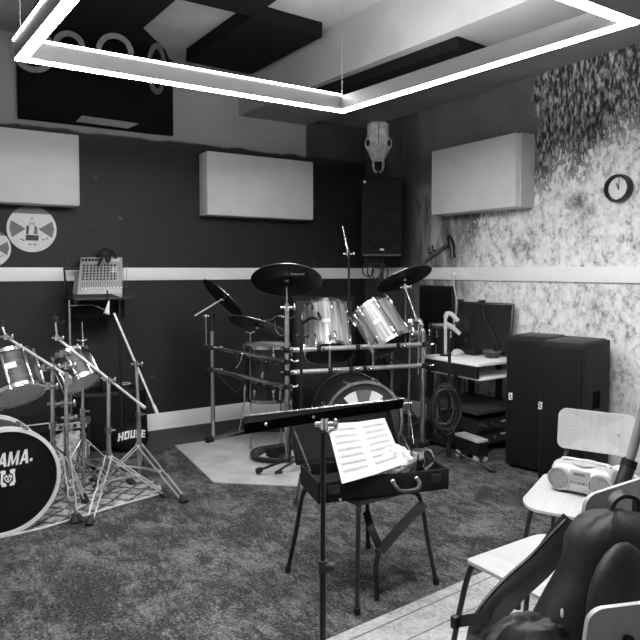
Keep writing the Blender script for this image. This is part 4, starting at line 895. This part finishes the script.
p = Vector((3.96, 3.60, .74)); t = Thing('bowl', 'dark shallow bowl on the white desk before the monitor', 'bowl', p); t.p('body', MB().lathe([(0, 0), (.05, 0), (.075, .055), (.07, .055), (.045, .008), (0, .008)], Matrix.Translation(p), 28), 'dark'); t.p('rim', MB().ring(.069, .077, .052, .058, Matrix.Translation(p)), 'mid')
p = at(452, 356, z=.745); crumple('cable_plug', 'pale plug and lead lying on the left of the white desk', 'cable', (p.x+.06, p.y, .74), (.05, .03, .03), 'light', 3)
# pale bracket stand beside the desk
p = at(445.5, 355.5, z=.741); p = Vector((max(p.x, 3.66), p.y, .741)); db = (p-CAMP).dot(FW)
t = Thing('bracket_stand', 'pale angled bracket on a short post standing on the white desk', 'stand', p)
t.p('post', MB().cyl(p, at(445.5, 318, d=db), .013), 'light'); t.p('base', MB().cyl(p, p+Vector((0, 0, .012)), .05), 'black')
t.p('upper_arm', MB().tube(bez([at(445.5, 318, d=db), at(447, 314, d=db), at(451, 314, d=db), at(458, 321, d=db)], 14), .019, 10), 'light'); t.p('lower_arm', MB().tube([at(445, 323, d=db), at(452, 327, d=db), at(460, 334, d=db)], .018, 10), 'light')
# black amplifier cabinet in the far corner under the loudspeaker
t = Thing('guitar_cabinet', 'black framed speaker cabinet in the far corner behind the kit', 'speaker cabinet', (3.42, 5.3, 0))
cm = Matrix.Translation((3.40, 5.24, 0)) @ Matrix.Rotation(-.5, 4, 'Z')
t.p('cabinet', MB().rbox((0, .13, .60), (.62, .28, 1.2), .015, 2, cm), 'cabinet'); t.p('grille_cloth', MB().box((0, -.012, .60), (.54, .01, 1.1), cm), 'dark')
# ------------------------------------------------------------------ stool with the open instrument case
FT = [at(288, 572, z=0), at(357, 614, z=0), at(436, 584, z=0), at(368, 548, z=0)]; sc = sum(FT, Vector())/4
t = Thing('stool_chair', 'black legged stool carrying the open instrument case', 'stool', sc)
SE = [sc+(f-sc)*.78 for f in FT]
t.p('seat', MB().hexa([Pz(p, .435) for p in (SE[0], SE[1], SE[2], SE[3])], [Pz(p, .452) for p in SE]), 'black')
for f, s_ in zip(FT, SE):
    d = (s_-sc).normalized()
    l_ = t.p('leg', MB().tube(bez([Pz(sc+(s_-sc)*.3, .425), Pz(sc+(s_-sc)*.8, .425), Pz(s_, .395), Pz(s_.lerp(f, .5), .2), Pz(f, .012)], 24), .011, 10), 'blackm')
    t.p('rubber_foot', MB().cyl(Pz(f, .0), Pz(f, .03), .015), 'rubber', l_)
FL, FR = at(318, 504.5, z=.454), at(449, 489, z=.454); FL.z = FR.z = 0; u = (FR-FL).normalized(); n = Vector((-u.y, u.x, 0)); Lc = (FR-FL).length; D = .27
m = Matrix((u, n, Vector((0, 0, 1)))).transposed().to_4x4(); m.translation = Vector((FL.x, FL.y, .4535))
t = Thing('instrument_case', 'open black instrument case lying on the stool', 'instrument case', m.translation)
hb = .095; w = .012
t.p('base', MB().rbox((Lc/2, D/2, .006), (Lc, D, .012), .004, 2, m).rbox((Lc/2, w/2, hb/2), (Lc, w, hb), .004, 2, m).rbox((Lc/2, D-w/2, hb/2), (Lc, w, hb), .004, 2, m).rbox((w/2, D/2, hb/2), (w, D, hb), .004, 2, m).rbox((Lc-w/2, D/2, hb/2), (w, D, hb), .004, 2, m), 'matte')
t.p('lining', MB().box((Lc/2, D/2, .03), (Lc-.03, D-.03, .03), m), 'fabric')
lm = m @ Matrix.Translation((0, D, hb)) @ Matrix.Rotation(-.62, 4, 'X')   # lid plane: x along, z up
Ll = Lc*.84
t.p('lid', MB().rbox((Ll/2-.02, .006, .125), (Ll, .012, .25), .004, 2, lm).rbox((Ll/2-.02, -.02, .246), (Ll, .05, .012), .004, 2, lm).rbox((-.014, -.02, .125), (.012, .05, .25), .004, 2, lm).rbox((Ll-.026, -.02, .125), (.012, .05, .25), .004, 2, lm), 'matte')
t.p('lid_lining', MB().box((Ll/2-.02, -.002, .125), (Ll-.04, .006, .22), lm), 'fabric')
t.p('lid_stay', MB().cyl(m @ Vector((.012, D*.55, hb)), lm @ Vector((-.014, -.045, .14)), .006), 'blackm')
for x_ in (.07, Lc-.07): t.p('latch', MB().rbox((x_, -.006, hb*.62), (.05, .012, .035), .004, 2, m), 'blackm')
for x_, z_ in ((.10, .012), (.02, .05)): t.p('rivet', MB().blob((x_, -.002, z_), (.008, .005, .008), m), 'chrome')
hm = m @ Matrix.Translation((Lc*.64, -.004, hb*.58))
hd = t.p('handle', MB().tube(bez([(-.058, 0, .012), (-.058, -.035, .0), (-.035, -.048, -.02), (.035, -.048, -.02), (.058, -.035, 0), (.058, 0, .012)], 24), .0095, 10, hm), 'dark'); [t.p('handle_mount', MB().blob((i_*.058, -.002, .012), (.014, .012, .012), hm), 'chrome', hd) for i_ in (-1, 1)]
# dangling strap
a0 = at(372, 511, d=2.80); a1 = at(385, 538, d=2.78); a2 = at(405, 510, d=2.80); a3 = at(418, 503, d=2.85)
t = Thing('shoulder_strap', 'black strap dangling in a V below the open case', 'strap', a1)
def ribbon(pts, w, th=.004, side=None, n=20):
    P = bez(pts, n); K = len(P)-1
    def fn(uu, vv):
        i = min(int(round(uu*K)), K); tg = (P[min(i+1, K)]-P[max(i-1, 0)]).normalized(); s_ = (Vector(side) if side is not None else tg.cross(CAMP-P[i])).normalized()
        return P[i]+s_*(w*(vv-.5))
    return MB().grid(fn, K, 2, th)
t.p('left_band', ribbon([at(366, 512, d=2.90), at(372, 530, d=2.83), at(380, 548, d=2.82)], .034), 'cloth'); t.p('right_band', ribbon([at(424, 503, d=2.90), at(402, 526, d=2.83), at(381, 550, d=2.81)], .042), 'cloth'); t.p('hanging_end', ribbon([at(380, 548, d=2.815), at(376, 565, d=2.81), at(376.5, 583, d=2.81), at(377, 603, d=2.81)], .022), 'cloth'); t.p('buckle', MB().rbox(at(379, 551, d=2.80), (.035, .02, .03), .006, 2), 'black')
# sheet music
S = [at(327, 424, d=2.90), at(384.5, 418, d=3.02), at(404, 464, d=2.84), at(342, 484, d=2.70)]
def sh(u_, v_, o=0.0):
    tp = S[0].lerp(S[1], u_); bt = S[3].lerp(S[2], u_); nn = (S[1]-S[0]).cross(S[3]-S[0]).normalized(); nn = nn if nn.dot(CAMP-S[0]) > 0 else -nn
    return tp.lerp(bt, v_)+nn*(o-.012*(1-abs(2*u_-1.06)))
t = Thing('sheet_music', 'open white sheet music leaning in the case lid', 'sheet music', (S[2]+S[3])/2)
t.p('page', MB().grid(lambda a, b: sh(a*.53, b), 8, 8, .002), 'paper'); t.p('page', MB().grid(lambda a, b: sh(.53+a*.47, b), 8, 8, .002), 'paper')
def staff(mb, u0, u1, v, amp=0): 
    mb.grid(lambda a, b: sh(u0+(u1-u0)*a, v+(b-.5)*.012, .0022), 8, 1, .0006)
rnd = random.Random(3)
for k, (u0, u1) in enumerate(((.06, .47), (.59, .95))):
    st_ = MB(); nt_ = MB()
    for i in range(7):
        v0 = .10+i*.118
        for j in range(4): 
            vv = v0+j*.013; st_.grid(lambda a, b: sh(u0+(u1-u0)*a, vv+(b-.5)*.0035, .0020), 6, 1, .0006)
        for j in range(11):
            if rnd.random() < .7:
                uu = u0+.02+(u1-u0-.03)*j/10; vv = v0+rnd.uniform(-.02, .03); nt_.grid(lambda a, b: sh(uu+a*.014, vv+b*.016, .0026), 1, 1, .0006)
    t.p('staff_lines', st_, 'inkl', t.o.children[k]); t.p('notes', nt_, 'inkl', t.o.children[k])
p = m @ Vector((Lc*.60, D*.40, .05)); crumple('cleaning_cloth', 'crumpled patterned white cloth inside the open case', 'cloth', p, (.10, .085, .075), seed=12)
p = m @ Vector((Lc*.84, D*.40, .045)); t = Thing('glass_jar', 'shiny ribbed jar standing at right end of the open case', 'jar', p)
t.p('body', MB().lathe([(0, 0), (.028, 0), (.032, .02), (.026, .045), (.033, .07), (.028, .095), (.031, .115), (0, .115)], Matrix.Translation(p), 20), 'chrome'); t.p('side_tube', MB().tube(bez([p+RT*.03+Vector((0, 0, .02)), p+RT*.07+Vector((0, 0, .06)), p+RT*.05+Vector((0, 0, .11)), p+RT*.02+Vector((0, 0, .115))], 14), .009, 8), 'chrome')
# ------------------------------------------------------------------ music stand in front
pb = at(323, 425, d=2.07); b = Vector((pb.x, pb.y, 0))
t = Thing('music_stand', 'black music stand with flat desk in front of the open case', 'music stand', b)
t.p('lower_tube', MB().cyl(b+Vector((0, 0, .05)), Vector((b.x, b.y, .50)), .011), 'blackm'); t.p('upper_tube', MB().cyl(Vector((b.x, b.y, .46)), Vector((b.x, b.y, .925)), .0085), 'blackm')
cl = at(324, 569, d=2.07); t.p('height_clamp', MB().cyl(Vector((b.x, b.y, cl.z-.02)), Vector((b.x, b.y, cl.z+.02)), .016).cyl(Vector((b.x, b.y, cl.z)), Vector((b.x, b.y, cl.z))+RT*.04-FW*.01, .015), 'dark')
for k in range(3):
    a = .8+k*2*PI/3; f = b+Vector((math.cos(a)*.27, math.sin(a)*.27, .012)); l_ = t.p('leg', MB().cyl(b+Vector((0, 0, .22)), f, .008).cyl(b+Vector((0, 0, .06)), (b+Vector((0, 0, .22))).lerp(f, .5), .006), 'blackm'); t.p('rubber_foot', MB().blob(f, (.014, .014, .012)), 'rubber', l_)
t.p('tilt_joint', tilter(at(324, 424, d=2.05), 1.0), 'chrome')
K = [at(244, 434, d=1.93), at(244, 419, d=2.06), at(404, 401, d=2.36), at(403, 408, d=2.22)]
up3 = (K[3]-K[0]).cross(K[1]-K[0]).normalized(); up3 = up3 if up3.z > 0 else -up3
t.p('desk_plate', MB().hexa(K, [v+up3*.006 for v in K]), 'flatblack')
K2 = [v+up3*.006 for v in (K[0], K[3])]
t.p('front_lip', MB().hexa([K[0], K[3], K[3].lerp(K[2], .08), K[0].lerp(K[1], .08)], [v+up3*.032 for v in (K[0], K[3], K[3].lerp(K[2], .08), K[0].lerp(K[1], .08))]), 'flatblack')
t.p('edge_highlight', MB().cyl(K[1]+up3*.008, K[2]+up3*.008, .004, seg=8), 'chromed', label='thin bright strip standing in for the edge highlight')  # bright strip put in for the highlight along the desk's far edge
t.p('page_arm', MB().cyl(at(330, 413, d=2.2), at(412, 402.5, d=2.3), .0022, seg=6).cyl(at(345, 405.5, d=2.25), at(412, 403.5, d=2.34), .0022, seg=6), 'chromed'); t.p('knob', wing(at(329, 431, d=2.05), .9), 'chrome')
[t.p('rivet', MB().blob(K[0].lerp(K[3], q_)+up3*.02-FW*.002, (.006, .006, .006)), 'chrome') for q_ in (.40, .12)]
# ------------------------------------------------------------------ white plywood chairs
def rrect(w, h, r, n=6):
    P = []
    for cx, cy, a0 in ((w/2-r, h/2-r, 0), (-w/2+r, h/2-r, PI/2), (-w/2+r, -h/2+r, PI), (w/2-r, -h/2+r, 1.5*PI)):
        P += [(cx+r*math.cos(a0+PI/2*i/n), cy+r*math.sin(a0+PI/2*i/n)) for i in range(n+1)]
    return P
def ply(mb, w, h, r, th, fn):
    """rounded sheet subdivided into rings, bent by fn(x,y)->point, with thickness"""
    R = rrect(w, h, r); n = len(R); rings = [1, .8, .55, .3]
    vs = []; fs = []
    for side in (1, -1):
        for q in rings: vs += [Vector(fn(x*q, y*q, side*th/2)) for x, y in R]
        vs.append(Vector(fn(0, 0, side*th/2)))
    S_ = len(rings)*n+1
    for sd in (0, 1):
        o = sd*S_
        for k in range(len(rings)-1): fs += [(o+k*n+i, o+k*n+(i+1) % n, o+(k+1)*n+(i+1) % n, o+(k+1)*n+i) for i in range(n)]
        fs += [(o+3*n+i, o+3*n+(i+1) % n, o+4*n) for i in range(n)]
    fs += [(i, (i+1) % n, S_+(i+1) % n, S_+i) for i in range(n)]
    return mb.add(vs, fs)
def chair(label, loc, rot, zt=.80, bh=.20, bw=.40, sw=.40, sd_=.40, curve=.025):
    """faces local +Y"""
    t = Thing('plywood_chair', label, 'chair', (loc[0], loc[1], 0.0), rot, 'white plywood chairs', local=True)
    zs = .445
    seat = t.p('seat', ply(MB(), sw, sd_, .07, .012, lambda x, y, o: (x, y, zs+o-(.016*(max(0, y-sd_*.3)/(sd_*.2))**2 if y > sd_*.3 else 0)+.02*(x/(sw/2))**2*.4-.006)), 'ply')
    yb = -sd_/2-.02; lean = .16; zc_ = zt-bh/2
    back = t.p('backrest', ply(MB(), bw, bh, .035, .011, lambda x, z, o: (x, yb-.03-lean*(z+zc_-.6)+.0-curve*(1-(x/(bw/2))**2)+o, zc_+z)), 'ply')
    for sx in (-1, 1):
        P = bez([(sx*.16, .0, zs-.022), (sx*.165, sd_/2-.05, zs-.024), (sx*.175, sd_/2-.015, zs-.055), (sx*.19, sd_/2+.02, .22), (sx*.205, sd_/2+.05, .012)], 24)
        l_ = t.p('leg', MB().tube(P, .0105, 10), 'blackm'); t.p('rubber_foot', MB().cyl((sx*.205, sd_/2+.05, 0), (sx*.204, sd_/2+.047, .035), .0145), 'rubber', l_)
        bx = sx*.135
        P = bez([(bx, yb-.047-lean*(zt-.06-.6)-curve*.5, zt-.06), (bx, yb-.047-lean*(zc_-.6)-curve*.5, zc_), (bx, yb-.040-lean*(zc_-bh/2-.6)-curve*.4, zc_-bh/2-.02), (bx*1.15, yb+.01, zs+.02), (sx*.175, yb+.005, zs-.08), (sx*.205, yb-.08, .012)], 28)
        l_ = t.p('leg', MB().tube(P, .0105, 10), 'blackm'); t.p('rubber_foot', MB().cyl((sx*.205, yb-.08, 0), (sx*.204, yb-.078, .035), .0145), 'rubber', l_)
    for y_, w_ in ((.12, .16), (-.14, .15)): t.p('seat_frame', MB().tube([(-w_, y_, zs-.022), (w_, y_, zs-.022)], .009, 8), 'blackm')
    for x_ in (-.1, .1): t.p('screw', MB().blob((x_, yb-.018-lean*(zc_-.6)-curve*.5, zc_), (.006, .004, .006)), 'chromed')
    return t
ca = math.radians(115)
chair('white plywood chair holding the silver boombox', (2.50, 1.735), ca, zt=.762, bh=.192, bw=.35, sd_=.49, sw=.43)
chair('white plywood chair with black backpack hung over its backrest', (1.805, 1.39), .02, zt=.815, bh=.22, sw=.42, bw=.42)
chair('nearest white plywood chair, only its backrest corner in frame', (1.385, .93), -.36, zt=.80, bh=.24, bw=.42)
# ------------------------------------------------------------------ boombox
bx = at(577, 492, z=.452); t = Thing('boombox', 'silver portable boombox lying on the white chair seat', 'radio', (2.555, 1.765, .456), math.radians(107), local=True)
W2, H2, D2 = .265, .118, .15
def bb(mb):
    P = [(-.5, .0), (-.5, .62), (-.42, .86), (-.22, .985), (.1, 1.0), (.42, .80), (.5, .55), (.5, .15), (.42, .0)]   # side profile: y (depth), z
    return mb
prof = [(.5, .06), (.53, .30), (.50, .60), (.40, .86), (.18, 1.0), (-.15, .99), (-.40, .86), (-.5, .55), (-.5, .08), (-.44, 0), (.44, 0)]
secs = [(-.5, .80), (-.485, .90), (-.45, .97), (-.38, 1), (0, 1), (.38, 1), (.45, .97), (.485, .90), (.5, .80)]
vs = []; fs = []; n_ = len(prof)
for sx, k in secs:
    for y, z in prof: vs.append((sx*W2, y*D2*k, .5*H2+(z-.5)*H2*k))
for i in range(len(secs)-1): fs += [(i*n_+j, i*n_+(j+1) % n_, (i+1)*n_+(j+1) % n_, (i+1)*n_+j) for j in range(n_)]
fs += [tuple(range(n_)), tuple(range((len(secs)-1)*n_, len(secs)*n_))[::-1]]
t.p('body', MB().add(vs, fs), 'silver', ang=40)
for sx in (-1, 1):
    mm = Matrix.Translation((sx*W2*.335, D2*.505, H2*.44)) @ Matrix.Rotation(-PI/2-.03, 4, 'X')
    sp = t.p('speaker', MB().lathe([(0, .012), (.025, .011), (.044, .006), (.046, -.01), (0, -.01)], mm, 36), 'silverd'); t.p('speaker_ring', MB().ring(.045, .051, -.012, .010, mm, 36), 'silver', sp)
t.p('cassette_door', MB().rbox((0, D2*.49, H2*.72), (.085, .012, .04), .005, 2, Matrix.Identity(4)), 'silver'); t.p('display_window', MB().box((0, D2*.49+.007, H2*.74), (.05, .003, .012)), 'mid')
[t.p('button', MB().rbox((-.035+i*.0175, D2*.515, H2*.42), (.013, .012, .010), .003, 2), 'silverd') for i in range(5)]; t.p('lower_panel', MB().rbox((0, D2*.512, H2*.2), (.09, .010, .03), .004, 2), 'silver')
t.p('handle', MB().tube(bez([(-W2*.36, -.0, H2*.96), (-W2*.34, -.015, H2*1.04), (W2*.34, -.015, H2*1.04), (W2*.36, .0, H2*.96)], 20), .008, 8), 'silver'); t.p('top_lid', MB().lathe([(0, .0), (.06, .0), (.058, .004), (0, .005)], Matrix.Translation((0, -.01, H2*.985)), 36), 'silver')
[t.p('foot', MB().box((i_*.09, j_*D2*.3, -.002), (.03, .03, .006)), 'rubber') for i_ in (-1, 1) for j_ in (-1, 1)]
p = at(618, 480, z=.46); crumple('plastic_bag', 'crumpled white plastic bag behind the silver boombox', 'bag', (2.715, 1.70, .452), (.055, .075, .05), 'wrap', 21)
# folded dark stand leaning at the right edge
a, b = at(645, 405, d=2.62), at(630, 460, d=2.60); c = at(608, 530, d=2.56); e = Vector((2.42, 1.38, 0))
t = Thing('folded_stand', 'dark folded stand with pale tube leaning at the right photo edge', 'stand', Pz(c, 0))
g = at(566, 668, d=2.92); low = c+(c-b)*( (c.z-.015)/(b.z-c.z) )
t.p('tube', MB().cyl(a, b, .018), 'mid', label='pale grey tube'); t.p('sleeve', MB().cyl(b, c, .028, .034).cyl(c, low, .030, .024), 'black'); t.p('collar', MB().cyl(b, b+(c-b).normalized()*.03, .031), 'matte')
# ------------------------------------------------------------------ backpack
bp = Vector((1.80, 1.06, .0)); t = Thing('backpack', 'large black backpack hung over the back of the white chair', 'backpack', (1.80, 1.0, .35))
tb = at(606, 512, d=1.80); 
def bpfn(d):
    return 1+.05*math.sin(5*d.x+1)*math.sin(4*d.z)+.04*math.sin(9*d.z+3*d.x)
def body(mb):
    # stacked super-ellipse sections following the measured outline
    secs = [(512, 608, 618, .02), (516, 590, 640, .07), (523, 575, 662, .10), (538, 567, 676, .125), (560, 565, 684, .14), (577, 560, 688, .15), (600, 546, 690, .15), (620, 534, 692, .15), (650, 522, 694, .145), (690, 518, 690, .13), (720, 535, 680, .09)]
    vs = []; fs = []; n = 28; d0 = 1.72
    for y, xl, xr, dp in secs:
        l_, r_ = at(xl, y, d=d0), at(xr, y, d=d0); c_ = (l_+r_)/2; hw = (r_-l_).length/2
        for k in range(n):
            a = 2*PI*k/n; ca_, sa = math.cos(a), math.sin(a); ex = lambda v: math.copysign(abs(v)**.7, v)
            vs.append(c_+RT*(hw*ex(ca_))+Vector((FW.x, FW.y, 0))*(dp*.62*ex(sa))+Vector((0, 0, .006*math.sin(6*a+y*.05))))
    S2 = len(secs)
    for i in range(S2-1): fs += [(i*n+k, i*n+(k+1) % n, (i+1)*n+(k+1) % n, (i+1)*n+k) for k in range(n)]
    fs += [tuple(range(n)), tuple(range((S2-1)*n, S2*n))[::-1]]
    return mb.add(vs, fs)
t.p('body', body(MB()), 'cloth', ang=60)
t.p('front_pocket', MB().blob(at(620, 610, d=1.60), (.12, .05, .17)), 'cloth')
t.p('grab_handle', ribbon([at(608, 516, d=1.74), at(613, 500, d=1.75), at(624, 494, d=1.76), at(636, 499, d=1.77), at(636, 515, d=1.77)], .028, .012, side=FW*.8+Vector((0, 0, .2)), n=24), 'black')
t.p('zip_tag', MB().blob(at(562, 613, d=1.59), (.004, .004, .012)), 'letter')
SW = .070
t.p('shoulder_strap', ribbon([at(574, 522, d=1.80), at(561, 538, d=1.80), at(543, 562, d=1.80), at(515, 588, d=1.78), at(494, 610, d=1.74), at(483, 628, d=1.72), at(478, 650, d=1.68)], SW, .022, n=30), 'clothl')
t.p('strap_piping', MB().tube(bez([at(566, 520, d=1.785), at(550, 536, d=1.785), at(531, 556, d=1.785), at(504, 580, d=1.765), at(484, 602, d=1.725), at(472, 624, d=1.705)], 24), .006, 6), 'black')
t.p('adjuster_band', ribbon([at(489, 618, d=1.69), at(476, 619, d=1.70), at(462, 621, d=1.72), at(455, 622, d=1.72)], .028, .006, n=12), 'black'); t.p('buckle', MB().rbox(at(455, 622, d=1.715), (.02, .02, .035), .005, 2), 'black')
jc = at(531, 660, d=1.66)
rnd = random.Random(5); ph = [(Vector((rnd.uniform(-1, 1), rnd.uniform(-1, 1), rnd.uniform(-1, 1))).normalized(), rnd.uniform(3, 10), rnd.uniform(0, 6)) for _ in range(10)]
jm = Matrix((RT, Vector((FW.x, FW.y, 0)), Vector((0, 0, 1)))).transposed().to_4x4(); jm.translation = jc
solo('jacket', 'dark crumpled jacket bunched below the backpack strap', 'jacket', MB().blob((0, 0, 0), (.115, .07, .095), jm, 40, 28, lambda d: .8+sum(.06*abs(math.sin(k*d.dot(v)+p)) for v, k, p in ph)), 'clothl', jc)
# ------------------------------------------------------------------ light and look
w = bpy.data.worlds.new('room_world'); bpy.context.scene.world = w; w.use_nodes = True
w.node_tree.nodes['Background'].inputs[0].default_value = (.5, .5, .5, 1); w.node_tree.nodes['Background'].inputs[1].default_value = .02
vs_ = bpy.context.scene.view_settings; vs_.view_transform = 'Standard'; vs_.look = 'None'; vs_.gamma = 1; vs_.use_curve_mapping = False; vs_.exposure = 0.12
